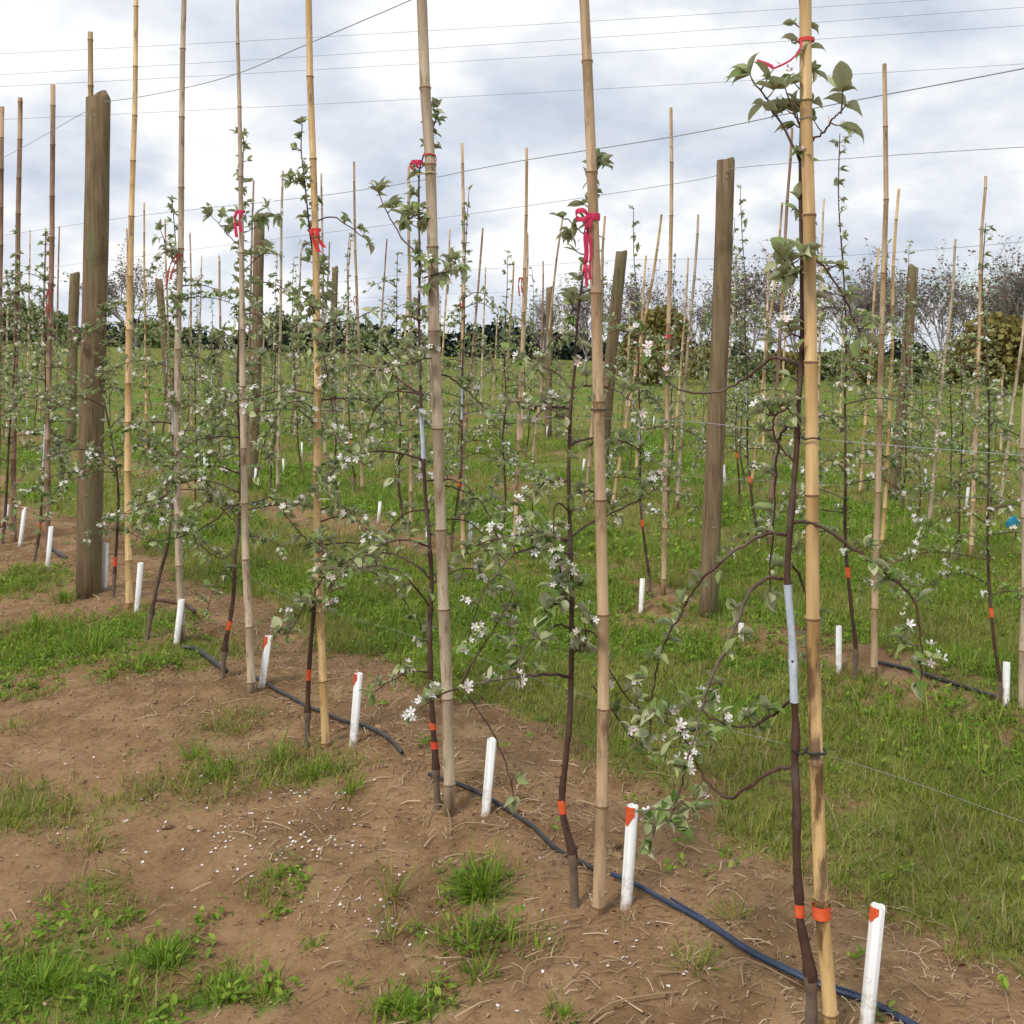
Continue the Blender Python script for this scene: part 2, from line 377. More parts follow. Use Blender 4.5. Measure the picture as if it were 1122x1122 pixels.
def veg(x, y):
    n = NN(x, y); nz = fbm(x+31, y+7, 1.3, 3)-.5; n2 = fbm(x, y, 5, 2)-.5
    v = sm(2.5, 3.05, n+nz*.9)*1.0
    for k in range(1, 8):
        c = 1.82+2.78*k
        w = .42
        e = np.exp(-((n+nz*.35-c)/w)**2)
        s = (.40 if k == 1 else .13 if k == 2 else .10)*(.25+1.5*(fbm(x*.5, y*.5+40+k*3, 1.1, 2)))
        v = v - e*np.clip(s, 0, 1)*(1-sm(16, 40, y))
    v = v - .38*sm(.58, .74, fbm(x+70, y+11, 1.1, 3))*(1-sm(14, 40, y)) - .18*sm(.5, .7, fbm(x, y+31, 3.2, 2))*(1-sm(9, 20, y))
    f = sm(2.9, 2.3, n)*.06
    for (cx, cy, rx, ry, s) in PATCH:
        q = ((x-cx)/rx)**2+((y-cy)/ry)**2
        f = np.maximum(f, s*np.exp(-q*.9))
    v = np.maximum(v, 0)
    # thin turf scattered over the lane
    f = np.maximum(f, sm(.48, .7, fbm(x+3, y, 1.9, 3))*.62*sm(2.2, 1.2, n))
    v = np.maximum(v, f)
    v = np.where(y > 40, .85+.2*nz, v)
    return np.clip(v+n2*.12, 0, 1)
def lush(x, y):
    n = NN(x, y)
    l = sm(.5, .66, fbm(x+9, y+50, .8, 2))
    for (cx, cy, r_) in LUSHP: l = np.maximum(l, np.exp(-((x-cx)**2+(y-cy)**2)/r_**2))
    for c in (5.6, 6.0, 8.6, 11.5): l = np.maximum(l, np.exp(-((n-c)/.5)**2)*.9*sm(.35, .6, fbm(x, y+9, .6, 2)))
    for (cx, cy, rx, ry, s) in PATCH[:3]+PATCH[5:8]:
        l = np.maximum(l, np.exp(-(((x-cx)/rx)**2+((y-cy)/ry)**2)))
    return np.clip(l, 0, 1)
def grow(a, b, st, f):
    o = [a]
    while o[-1] < b: o.append(o[-1]+st); st *= f
    return o
ys = [-40, -20, -8, -3, -1, 0, .6, 1.1]+list(np.arange(1.5, 9, .024))+grow(9, 9000, .03, 1.035)
xs = np.concatenate([-np.array(grow(4.6, 9000, .04, 1.05))[::-1], np.arange(-4.56, 3.6, .028), grow(3.62, 9000, .04, 1.05)])
ys = np.array(ys)
XX, YY = np.meshgrid(xs, ys); nx, ny = len(xs), len(ys)
ZZ = G(XX.ravel(), YY.ravel())
Vg = np.stack([XX.ravel(), YY.ravel(), ZZ], 1)
i = np.arange(ny-1)[:, None]*nx+np.arange(nx-1)[None]
q = np.stack([i, i+1, i+nx+1, i+nx], -1).reshape(-1, 4)
me = mesh_np('ground', Vg, [q], M['ground'])
for nm, fn in (('veg', veg), ('lush', lush)):
    at = me.attributes.new(nm, 'FLOAT', 'POINT'); at.data.foreach_set('value', fn(Vg[:, 0], Vg[:, 1]).astype(np.float32))
tag(link('ground', me), kind='structure')

def sample_view(n, d0, d1, pad=.12, pw=1.0):
    """points on the ground spread evenly over the wedge the camera could see"""
    d = np.sqrt(d0**2+(d1**2-d0**2)*RS.rand(n)**pw)
    k = (RS.rand(n)*2-1)*(.467+pad)
    return k*d, d
def blades(x, y, ln, wd, lean=.5, ang=None):
    n = len(x); a = RS.rand(n)*2*math.pi if ang is None else ang
    t = RS.rand(n)**1.2*lean*1.4
    D = np.stack([np.cos(a)*np.sin(t), np.sin(a)*np.sin(t), np.cos(t)], 1)
    up = np.stack([-np.cos(a), -np.sin(a), np.zeros(n)], 1)
    X, Y, Z = frames(D, up)
    pos = np.stack([x, y, G(x, y)-.005], 1)
    return stamp(BLADE_V, BLADE_F, pos, X, Y, -Z, np.stack([wd, ln, ln], 1))
def join(parts):
    V = []; P3 = []; P4 = []; o = 0
    for v, ps in parts:
        for p in ps: (P3 if p.shape[1] == 3 else P4).append(p+o)
        V.append(v); o += len(v)
    out = []
    if P3: out.append(np.concatenate(P3))
    if P4: out.append(np.concatenate(P4))
    return np.concatenate(V), out
def scatter(n, d0, d1, per, ln, wd, spread, want='grass', pad=.12):
    x, y = sample_view(n, d0, d1, pad)
    v = veg(x, y); l = lush(x, y); nn = NN(x, y)
    keep = RS.rand(n) < sm(.25, .8, v)
    keep &= (RS.rand(n) < l) if want == 'lush' else (RS.rand(n) > l*.6)
    x = x[keep]; y = y[keep]; front = (NN(x, y) < 2.4)
    s = (.55+.9*RS.rand(len(x)))*np.where(front, .85, 1)*(.6+.9*fbm(x, y, 1.7, 2))
    x = np.repeat(x, per); y = np.repeat(y, per); s = np.repeat(s, per)
    m = len(x)
    x = x+RS.randn(m)*spread; y = y+RS.randn(m)*spread
    s = s*(.6+.6*RS.rand(m))
    return blades(x, y, ln*s, wd*(.7+.6*RS.rand(m)), .75)
gp = [scatter(62000, 2.3, 9, 6, .055, .0032, .018), scatter(3500, 2.3, 14, 9, .13, .0042, .02), scatter(20000, 9, 22, 5, .085, .007, .04), scatter(22000, 22, 90, 4, .12, .022, .15)]
V, ps = join(gp)
tag(link('grass', mesh_np('grass', V, ps, M['grass'])), 'olive green turf growing between the rows of young apple trees', 'grass', kind='stuff')
gp = [scatter(20000, 2.3, 9, 6, .075, .0042, .025, 'lush'), scatter(16000, 9, 24, 6, .13, .009, .05, 'lush'), scatter(7000, 24, 60, 4, .15, .025, .15, 'lush')]
V, ps = join(gp)
tag(link('grass', mesh_np('lush_grass', V, ps, M['lush'])), 'bright lush green grass and clover in patches by the rows', 'grass', kind='stuff')

def weeds(n, d0, d1, size):
    x, y = sample_view(n, d0, d1); l = lush(x, y)*(veg(x, y) > .35)
    k = (RS.rand(n) < l*.9) | ((RS.rand(n) < .05) & (NN(x, y) > 2.2))
    x = np.repeat(x[k], 9); y = np.repeat(y[k], 9); m = len(x); a = RS.rand(m)*6.283
    x = x+RS.randn(m)*size*.6; y = y+RS.randn(m)*size*.6
    X, Y, Z = frames(np.stack([np.cos(a), np.sin(a), .25+RS.rand(m)*.9], 1), twist=RS.randn(m)*.3)
    return stamp(LEAF_V, LEAF_F, np.stack([x, y, G(x, y)+RS.rand(m)*size*1.3], 1), X, Y, Z, size*(.5+.8*RS.rand(m)))
V, ps = join([weeds(9000, 2.3, 8, .024), weeds(9000, 8, 20, .045)])
tag(link('weeds', mesh_np('weeds', V, ps, M['lush'])), 'broad leaved green weeds and clover growing through the turf', 'weeds', kind='stuff')

# tufts that stand alone in the front soil
def tuft(px, py, n, ln, spread, label, mt='lush', wd=.0045, lean=.9):
    c = ghit(px, py); e = tag(empty('grass_tuft', c), label, 'grass tuft', 'grass tufts in the front soil')
    a = RS.rand(n)*2*math.pi; r = np.minimum(np.abs(RS.randn(n)), 1.5)*spread
    x = c.x+np.cos(a)*r; y = c.y+np.sin(a)*r
    v, p = blades(x, y, ln*(.5+.6*RS.rand(n)), wd*(.7+.6*RS.rand(n)), lean, a+RS.randn(n)*.5)
    part('blades', mesh_np('tuft_blades', v, p, M[mt]), e)
tuft(528, 978, 130, .15, .03, 'long bladed grass tuft on bare soil left of the second trunk')
tuft(512, 1040, 60, .12, .05, 'sparse sprawling grass tuft below the long bladed tuft', 'grass')
tuft(178, 1055, 120, .075, .03, 'dense green grass tuft in the lower left soil')
tuft(236, 850, 60, .14, .03, 'upright grass tuft left of centre on the slumped bank')
tuft(212, 830, 50, .15, .02, 'narrow tall grass tuft at the left end of the bank tufts')
tuft(305, 835, 60, .15, .025, 'spiky grass tuft below the fourth tree trunk')
tuft(345, 850, 70, .10, .04, 'low rounded grass tuft on the bank edge')
tuft(385, 868, 60, .08, .03, 'small dark grass tuft at the right end of the bank tufts')
tuft(450, 1108, 90, .06, .025, 'short bright weed tuft at the bottom edge under the sprawling tuft')
tuft(618, 1112, 80, .045, .02, 'tiny bright yellow green moss tuft at the bottom edge')
tuft(525, 1070, 70, .06, .03, 'low leafy weed tuft just under the sprawling grass tuft')
tuft(432, 985, 30, .13, .02, 'thin wispy grass tuft left of the long bladed tuft', 'grass')
tuft(430, 1030, 30, .12, .02, 'faint thin grass tuft beside the fallen petals', 'grass')
tuft(245, 1090, 90, .06, .03, 'leafy weed tuft low in the picture, left of the bottom centre')
tuft(105, 715, 170, .17, .10, 'large lush grass tuft in front of the thick near post')
tuft(760, 1060, 50, .07, .03, 'weedy tuft beside the black tube right of the white pipe', 'grass')
tuft(45, 1085, 200, .10, .07, 'broad lush grass tuft in the lower left corner')

for (px, py, n_, ln_, sp_, lb_) in [(40, 690, 160, .17, .12, 'tall grass tuft left of the big lush one, near the left edge'), (150, 735, 120, .14, .08, 'grass tuft at the right rim of the lush bank'), (70, 660, 130, .16, .1, 'grass tuft close under the foot of the thick near post'),
        (200, 722, 70, .08, .07, 'low leafy weed patch under the sixth cane'), (15, 800, 60, .06, .06, 'thin weed patch at the left edge of the lane'), (100, 935, 26, .08, .02, 'lone little weed sprig in the middle of the left soil'), (20, 900, 70, .08, .06, 'short grass tuft by the left edge above the corner turf'),
        (290, 1085, 60, .05, .02, 'leafy weed sprig right of the lower left tufts'), (345, 1040, 24, .05, .02, 'tiny weed sprig in the bare soil, lower middle'), (165, 870, 40, .06, .06, 'wispy weed patch in the petal strewn lane'), (590, 1040, 30, .06, .04, 'wispy weeds left of the second tree base, below'),
        (800, 1010, 30, .09, .03, 'dry weedy wisp behind the drip tube near the nearest tree'), (385, 1085, 22, .05, .02, 'pin sized weed sprig near the bottom edge')]:
    tuft(px, py, n_, ln_, sp_, lb_, 'lush' if py < 760 or py > 1030 else 'grass')
def litter(n, d0, d1, nlo, nhi, tv, tf, sx, sy, sz, bias=None, lift=.004):
    x, y = sample_view(n, d0, d1)
    nn = NN(x, y); k = (nn > nlo) & (nn < nhi) & (veg(x, y) < .7+RS.rand(n)*.2)
    if bias is not None: k &= RS.rand(n) < bias(x, y)
    x = x[k]; y = y[k]; m = len(x); a = RS.rand(m)*6.283
    D = np.stack([np.cos(a), np.sin(a), RS.randn(m)*.12], 1)
    X, Y, Z = frames(D, twist=RS.randn(m)*.3)
    s = .5+RS.rand(m)
    return stamp(tv, tf, np.stack([x, y, G(x, y)+lift], 1), X, Y, Z, np.stack([sx*s, sy*s*(.5+RS.rand(m)), sz*s], 1))
STR_V = [(-.5, -.5, 0), (.5, -.5, 0), (-.5, -.1, .12), (.5, -.1, .12), (-.3, .5, -.02), (.9, .5, -.02)]
STR_F = [[(0, 1, 3, 2), (2, 3, 5, 4)]]
rowb = lambda x, y: .25+.75*np.exp(-((NN(x, y)-2.1)/.7)**2)
V, ps = join([litter(9000, 2.3, 9, -1, 3.4, STR_V, STR_F, .0024, .065, .05, rowb), litter(22000, 2.3, 8, 1.3, 3.3, STR_V, STR_F, .0018, .032, .05, rowb), litter(2500, 4, 14, 4.2, 5.3, STR_V, STR_F, .004, .08, .05)])
tag(link('dry_straw', mesh_np('dry_straw', V, ps, M['straw'])), 'scattered dry straw and dead grass stalks on the bare soil', 'straw', kind='stuff')
V, ps = join([litter(26000, 2.3, 9, -1, 3.2, QUAD_V, QUAD_F, .006, .008, .03, rowb)])
tag(link('leaf_litter', mesh_np('leaf_litter', V, ps, M['litter'])), 'small brown crumbs and leaf litter on the soil strip', 'leaf litter', kind='stuff')
OCT_V = [(-.5, 0, .1), (.1, -.55, 0), (.5, .05, .15), (-.05, .5, .1), (.02, .05, .5), (.1, 0, -.4), (.3, -.3, .32), (-.3, .3, .3)]
OCT_F = [[(0, 1, 4), (1, 6, 4), (6, 2, 4), (1, 2, 6), (2, 3, 4), (3, 7, 4), (7, 0, 4), (3, 0, 7), (1, 0, 5), (2, 1, 5), (3, 2, 5), (0, 3, 5)]]
V, ps = join([litter(16000, 2.3, 10, -1, 3.2, OCT_V, OCT_F, .011, .011, .010, lambda x, y: .12+.9*sm(.5, .66, fbm(x, y+20, 3.5, 2))*rowb(x, y), .0), litter(1600, 2.3, 10, -1, 3.0, OCT_V, OCT_F, .026, .026, .020, lambda x, y: sm(.5, .6, fbm(x, y+20, 3.5, 2))*rowb(x, y), .0)])
tag(link('soil_clods', mesh_np('soil_clods', V, ps, M['clod'], smooth=False)), 'crumbly clods of brown soil along the tree strip', 'soil clods', kind='stuff')
def pet(px, py, n, sx, sy):
    out = []
    for _ in range(n):
        c = ghit(px+random.gauss(0, sx), py+random.gauss(0, sy)); out.append(c)
    return out
pp = pet(300, 915, 85, 60, 22)+pet(240, 880, 40, 90, 35)+pet(330, 960, 45, 60, 35)+pet(420, 1010, 22, 22, 18)+pet(560, 990, 30, 70, 45)+pet(330, 880, 18, 18, 8)+pet(700, 1060, 22, 70, 35)+pet(120, 850, 14, 60, 40)
p = np.array([(c.x, c.y, c.z+.005) for c in pp]); n = len(p); a = RS.rand(n)*6.28
X, Y, Z = frames(np.stack([np.cos(a), np.sin(a), RS.randn(n)*.2], 1), twist=RS.randn(n)*.4)
v, ps = stamp(QUAD_V, QUAD_F, p, X, Y, Z, np.stack([.005+.004*RS.rand(n), .006+.005*RS.rand(n), np.full(n, .01)], 1))
tag(link('fallen_petals', mesh_np('fallen_petals', v, ps, M['petal'])), 'white fallen blossom petals sprinkled over the bare soil', 'petals', kind='stuff')

# bent dead stalks lying on the soil under the second and first tree
def stalks(pts_list, label):
    c = ghit(*pts_list[0][0]); e = tag(empty('dead_stalks', c), label, 'dead stalks')
    for pl in pts_list:
        b = MB(); pts = []
        for j, (px, py) in enumerate(pl):
            g = ghit(px, py); g.z += .008+.02*math.sin(math.pi*j/(len(pl)-1)); pts.append(g)
        b.tube(smooth_pts(pts, 3), .0022, 4); part('stalk', b.mesh('stalk', M['straw']), e)
stalks([[(572, 1085), (576, 1070), (590, 1062), (612, 1058), (640, 1052)], [(560, 1092), (566, 1087), (580, 1085)], [(600, 1020), (560, 1026), (615, 1018), (640, 1008)]], 'bent pale dead stalks on the soil left of the pipe at the bottom')
stalks([[(645, 1120), (670, 1108), (720, 1098), (745, 1090)], [(815, 1085), (812, 1070), (822, 1060)], [(785, 1065), (815, 1063), (880, 1078)]], 'dead stalks lying on the soil beside the nearest tree base')
stalks([[(468, 905), (475, 890), (490, 893), (494, 915)], [(490, 915), (510, 910), (555, 912)]], 'curled dry stalks in front of the third tree base')

# ------------------------------------------------------------------ canes, posts, pipes
ORD = ['first', 'second', 'third', 'fourth', 'fifth', 'sixth', 'seventh', 'eighth', 'ninth', 'tenth', 'eleventh', 'twelfth', 'thirteenth', 'fourteenth', 'fifteenth', 'sixteenth', 'seventeenth', 'eighteenth', 'nineteenth', 'twentieth']
def cane_mesh(pts, r0, r1, mt='bamboo', seg=.27, sides=10, wob=.0, scorch=None):
    r0 *= .93; r1 *= .93
    """bamboo: straight internodes with swollen joints"""
    pts = smooth_pts(pts, 6); L = [0]
    for a, b_ in zip(pts, pts[1:]): L.append(L[-1]+(b_-a).length)
    tot = L[-1]
    def at(s):
        s = max(0, min(tot, s))
        for j in range(len(L)-1):
            if s <= L[j+1] or j == len(L)-2:
                t = (s-L[j])/max(1e-6, L[j+1]-L[j]); return pts[j].lerp(pts[j+1], t)
    P_ = []; R = []; K = []
    s = 0; P_.append(at(0)); R.append(r0); K.append(0); s = random.uniform(.05, .15)
    off = Vector((0, 0, 0))
    while s < tot-.03:
        r = r0+(r1-r0)*s/tot
        off = Vector((random.gauss(0, wob), random.gauss(0, wob), 0))
        for ds, k, m in ((-.012, 1.0, 0), (-.004, 1.13, 1), (.002, 1.16, 1), (.005, .98, 0)):
            P_.append(at(s+ds)+off); R.append(r*k); K.append(m)
        s += seg*random.uniform(.8, 1.2)*(1+.25*s/tot)
    P_.append(at(tot)); R.append(r1); K.append(0)
    b = MB(); b.tube(P_, R, sides)
    # give the joint rings their own colour
    me_f = b.f.pop((4, 0)); a0 = []; a1 = []
    for idx, f in enumerate(me_f):
        ring = idx//sides
        (a1 if K[ring] == 1 and K[min(ring+1, len(K)-1)] == 1 else a0).append(f)
    b.f[(4, 0)] = a0
    if a1: b.f[(4, 1)] = a1
    return b.mesh('cane', [M[mt], M['node']])
def band(e, p, q, r, mt, name='paint_band', sides=12):
    b = MB(); b.tube([p, p.lerp(q, .5), q], [r, r*1.03, r], sides, cap=False)
    return part(name, b.mesh(name, M[mt]), e)
def pipe(bx, by, tx, ty, label, paint=None, r=.0165, sink=True):
    c = ghit(bx, by); d = c.y
    top = P(tx, ty, d); e = tag(empty('plastic_pipe', c), label, 'pipe', 'white drip pipes beside the trees')
    b = MB(); sides = 20; ax = (top-c)
    p0 = c-ax.normalized()*.05
    # hollow pipe cut a little raggedly at the top
    n = sides; V = []; u = Vector((1, 0, 0)); w = ax.normalized().cross(u).normalized(); u = w.cross(ax.normalized())
    for (base, rr) in ((p0, r), (top, r), (top, r*.84), (top-ax.normalized()*.08, r*.84)):
        for k in range(n):
            an = 2*math.pi*k/n
            jag = ax.normalized()*(random.uniform(-.003, .003) if base is top else 0)
            V.append(base+(u*math.cos(an)+w*math.sin(an))*rr+jag)
    Fq = []
    for q_ in range(3):
        for k in range(n):
            k2 = (k+1) % n; Fq.append((q_*n+k, q_*n+k2, (q_+1)*n+k2, (q_+1)*n+k))
    b.add(V, Fq); b.f[(n, 1)] = [[3*n+k for k in range(n)]]
    part('tube', b.mesh('tube', [M['pvc'], M['bore_shade']]), e)
    if paint:
        b = MB(); V = []; Fq = []; hh = paint[1]; m = 7; z = 5
        for j in range(z):
            for k in range(m):
                an = math.radians(paint[2]+(k-3)*paint[3]/6)
                dn = hh*j/(z-1)*(.45+.55*math.cos((k-2.6)*.48)**2) if j else -.001
                V.append(top-ax.normalized()*(dn)+(u*math.cos(an)+w*math.sin(an))*(r+.0012))
        for j in range(z-1):
            for k in range(m-1): Fq.append((j*m+k, j*m+k+1, (j+1)*m+k+1, (j+1)*m+k))
        b.add(V, Fq); part('paint_mark', b.mesh('paint_mark', M[paint[0]]), e)
    return e
pipe(949, 1133, 962, 993, 'nearest white pipe with an orange smear at its rim, lower right', ('orange', .035, 205, 110))
pipe(686, 990, 693, 883, 'white pipe with a bright orange top beside the second near cane', ('orange', .055, 225, 130))
pipe(532, 889, 539, 810, 'plain white pipe leaning right between the second and third trees', r=.0155)
pipe(387, 816, 393, 738, 'white pipe with a red stain down its top left', ('red', .05, 215, 90))
pipe(287, 753, 294, 697, 'white pipe leaning right with orange top beside the fifth tree', ('orange', .07, 215, 120))
pipe(193, 706, 199, 657, 'white pipe half hidden behind the sixth cane')
pipe(150, 671, 154, 617, 'white pipe just right of the seventh cane')
pipe(115, 647, 116, 595, 'white pipe next to the right side of the thick near post')
pipe(52, 621, 56, 577, 'white pipe leaning right, nearest one left of the thick post')
pipe(22, 598, 27, 556, 'white pipe, second one left of the thick post', ('red', .02, 240, 60))
pipe(5, 580, 8, 553, 'white pipe at the left edge of the picture')
pipe(919, 735, 919, 686, 'white pipe in the second row left of the paired canes', r=.014)
pipe(1102, 773, 1103, 726, 'white pipe in the second row near the right edge', r=.015)
pipe(702, 672, 704, 634, 'white pipe in the second row left of the leaning post', r=.015)
pipe(812, 700, 812, 683, 'short white pipe end beyond the grass right of the leaning post', r=.015)

def post(bx, by, tx, ty, r, label):
    c = ghit(bx, by); top = P(tx, ty, c.y)
    e = tag(empty('wooden_post', c), label, 'post', 'wooden trellis posts')
    b = MB(); n = 14; ax = top-c; pts = []; rad = []
    for j in range(n):
        t = j/(n-1); pts.append(c+ax*t-ax.normalized()*(.15 if j == 0 else 0)+Vector((math.sin(t*5+bx)*.006, 0, 0))); rad.append(r*(1.04-.07*t)*(1+.015*math.sin(t*23+bx)))
    pts.append(top+ax.normalized()*.004); rad.append(r*.93)
    b.tube(pts, rad, 24)
    me = b.mesh('post_body', [M['post'], M['postend']])
    part('timber', me, e)
    for t in (.96, .42, .2):
        s = MB(); p = c+ax*t; fr = p+Vector((0, -r*.99, 0))
        s.tube([fr+Vector((-.008, .004, 0)), fr+Vector((-.008, -.006, 0)), fr+Vector((.008, -.006, 0)), fr+Vector((.008, .004, 0))], .0018, 5)
        part('staple', s.mesh('staple', M['wire']), e)
    return c, top
PT = [post(98, 652, 107, 108, .078, 'thickest dark wooden post, nearest one on the left'),
      post(777, 676, 795, 176, .053, 'brown wooden post leaning right in the second row'),
      post(276, 534, 285, 236, .062, 'wooden post behind the fifth tree, left of centre'),
      post(655, 552, 681, 276, .062, 'grey brown post leaning right behind the second near cane'),
      post(979, 547, 1001, 293, .056, 'wooden post leaning right beyond the paired canes'),
      post(362, 474, 367, 293, .062, 'small distant post right of the fourth cane'),
      post(187, 460, 174, 306, .085, 'pale distant post leaning left'),
      post(601, 478, 602, 315, .065, 'small distant post in the middle of the picture'),
      post(77, 486, 82, 300, .085, 'distant post just left of the thick near post'),
      ]

# ------------------------------------------------------------------ apple trees
class Tree:
    def __init__(s): s.trunk = MB(); s.limbs = []; s.lp = []; s.ld = []; s.ls = []; s.fp = []; s.fd = []; s.fs = []; s.tw = MB(); s.round = False
    def cluster(s, p, out, n, size, flower=0, rnd=random):
        """a spur: short stalk, a rosette of leaves, perhaps blossoms"""
        out = Vector(out)
        if out.length < 1e-4: out = Vector((0, 0, 1))
        out.normalize(); tip = p+out*size*rnd.uniform(.3, .9)
        s.tw.tube([p, p.lerp(tip, .5)+Vector((0, 0, -.002)), tip], [.0022, .0018, .0012], 4, cap=False)
        for _ in range(n):
            d = (out*.7+Vector((rnd.gauss(0, .75), rnd.gauss(0, .75), rnd.gauss(.15, .6)))).normalized()
            s.lp.append(tip-d*.002); s.ld.append(d); s.ls.append(size*rnd.uniform(.55, 1.25))
        for _ in range(flower):
            d = (out*.6+Vector((rnd.gauss(0, .7), rnd.gauss(-.2, .7), rnd.gauss(.5, .5)))).normalized()
            q = tip+d*size*rnd.uniform(.4, .9)
            s.fp.append(q); s.fd.append(d); s.fs.append(rnd.uniform(.010, .016))
    def limb(s, pts, r0, r1=.0022, spur=.055, leaf=.034, nl=(6, 9), fl=.2, start=.15, sides=7, tipn=6, rnd=random):
        pts = smooth_pts(pts, 5); b = MB(); n = len(pts)
        pts = [p+Vector((rnd.gauss(0, .0015), rnd.gauss(0, .0015), rnd.gauss(0, .0015))) if 0 < i_ < n-1 else p for i_, p in enumerate(pts)]
        b.tube(pts, [r*rnd.uniform(.9, 1.12) for r in lerp_list(r0*.8, r1*.8, n, .8)], sides); s.limbs.append(b)
        L = sum((b_-a).length for a, b_ in zip(pts, pts[1:])); acc = 0; nxt = L*start
        for a, b_ in zip(pts, pts[1:]):
            seg = (b_-a).length
            while acc+seg > nxt and seg > 0:
                p = a.lerp(b_, (nxt-acc)/seg); t = (b_-a).normalized()
                o = Vector((rnd.gauss(0, 1), rnd.gauss(0, 1), rnd.gauss(.5, .9))); o = o-t*o.dot(t)*.8
                s.cluster(p, o, rnd.randint(*nl), leaf, rnd.randint(2, 4) if rnd.random() < fl else 0, rnd)
                nxt += spur*rnd.uniform(.35, 1.3)
            acc += seg
        s.cluster(pts[-1], pts[-1]-pts[-2], tipn, leaf*1.15, rnd.randint(2, 4) if rnd.random() < fl*1.5 else 0, rnd)
    def auto_limbs(s, axis, zr, n, ln, leaf=.034, spur=.045, fl=.2, rnd=random, sides=5, nl=(6, 9)):
        """axis: trunk points; side shoots that arch out and droop"""
        for k in range(n):
            z = zr[0]+(zr[1]-zr[0])*(k+rnd.random())/n
            p = min(axis, key=lambda q: abs(q.z-z)); a = rnd.random()*6.283
            l = ln*rnd.uniform(.5, 1.2)*(1.15-.65*(z-zr[0])/max(.1, zr[1]-zr[0]))
            dx, dy = math.cos(a), math.sin(a); u = rnd.uniform(.0, .5); dr = rnd.uniform(.1, .9)
            pts = [p, p+Vector((dx*l*.3, dy*l*.3, l*u*.35)), p+Vector((dx*l*.62, dy*l*.62, l*(u*.35-dr*.05))), p+Vector((dx*l*.95, dy*l*.95, l*(u*.2-dr*.4))), p+Vector((dx*l*1.08, dy*l*1.08, l*(u*.1-dr*.75)))]
            s.limb(pts, .0055*rnd.uniform(.7, 1.1), .0016, spur, leaf, nl, fl, .2, sides, 4, rnd)
    def spurs(s, axis, z0, z1, step, leaf, nl=(3, 5), fl=.15, rnd=random):
        z = z0
        while z < z1:
            p = min(axis, key=lambda q: abs(q.z-z)); a = rnd.random()*6.283
            s.cluster(p, Vector((math.cos(a), math.sin(a), rnd.uniform(.1, .8))), rnd.randint(*nl), leaf, rnd.randint(2, 4) if rnd.random() < fl else 0, rnd)
            z += step*rnd.uniform(.6, 1.5)
    def leaf_mesh(s, mt='leaf'):
        Pn = np.array(s.lp); D = np.array(s.ld); n = len(Pn)
        X, Y, Z = frames(D, twist=RS.randn(n)*.6)
        S = np.array(s.ls); v, ps = stamp(LEAF2_V if s.round else LEAF_V, LEAF2_F if s.round else LEAF_F, Pn, X, Y, Z, np.stack([S*(.66+.5*RS.rand(n)), S*(.75+.5*RS.rand(n)), S*(.5+2.6*RS.rand(n))], 1))
        mi = [np.zeros(len(p_), int) for p_ in ps]
        if s.tw.n:
            for (k_, m_), fs in s.tw.f.items(): ps.append(np.array(fs)+len(v)); mi.append(np.ones(len(fs), int))
            v = np.concatenate([v, np.array(s.tw.v)])
        return mesh_np('leaves', v, ps, [M[mt], M['twig']], np.concatenate(mi))
    def flower_mesh(s):
        Pn = np.array(s.fp); D = np.array(s.fd); n = len(Pn)
        X, Y, Z = frames(D); a = RS.rand(n)*6.28
        S = np.array(s.fs)
        c, si = np.cos(a)[:, None], np.sin(a)[:, None]
        v, ps = stamp(FLOWER_V, [FLOWER_T, FLOWER_Q], Pn, X*c+Z*si, Z*c-X*si, Y, np.stack([S*(.7+.4*RS.rand(n)), S*(.75+.35*RS.rand(n)), S*(.3+2.4*RS.rand(n)**1.5)], 1))
        return mesh_np('blossoms', v, ps, M['petal'])
    def build(s, e, trunk_mesh, world=True, mt='leaf'):
        pf = part if world else (lambda nm, me, p_: link(nm, me, p_))
        out = [pf('trunk', trunk_mesh, e)]
        for b in s.limbs: out.append(pf('limb', b.mesh('limb', M['bark']), e))
        if s.lp: out.append(pf('leaves', s.leaf_mesh(mt), e))
        if s.fp: out.append(pf('blossoms', s.flower_mesh(), e))
        return out
def trace(pts, d, dd=None, seed=None):
    """photo trace -> points; dd gives how far the far end comes forward (-) or goes back (+), metres"""
    n = len(pts); dd = dd or 0
    return [P(x, y, d+dd*(i_/(max(1, n-1)))**.8) for i_, (x, y) in enumerate(pts)]
def trunk_mesh(pts, r0, r1, graft=3):
    b = MB(); sp = smooth_pts(pts, 5); n = len(sp)
    rad = lerp_list(r0, r1, n, .75); z0 = sp[0].z
    rad = [r*(1+.35*math.exp(-((p.z-z0-.16)/.035)**2)) if r0 > .008 else r for r, p in zip(rad, sp)]
    rad = [r*.74*(1+.08*math.sin(37*p.z)+.06*math.sin(71*p.z+1)+random.uniform(-.06, .08)) for r, p in zip(rad, sp)]
    b.tube(sp, rad, 10)
    for _ in range(14):   # old buds and healed pruning knobs
        q = random.randrange(2, int(n*.7)); a = random.random()*6.283; r_ = rad[q]
        o_ = Vector((math.cos(a), math.sin(a), .35)); b.tube([sp[q]+o_*r_*.4, sp[q]+o_*r_*1.05, sp[q]+o_*r_*1.35], [r_*.5, r_*.38, r_*.12], 6)
    fs = b.f.pop((4, 0)); b.f[(4, 0)] = [f for f in fs if sum(b.v[i_][2] for i_ in f)/4 > z0+.17]
    g = [f for f in fs if sum(b.v[i_][2] for i_ in f)/4 <= z0+.17]
    if g: b.f[(4, 1)] = g
    return b.mesh('trunk', [M['bark'], M['barkgrey']]), sp, rad
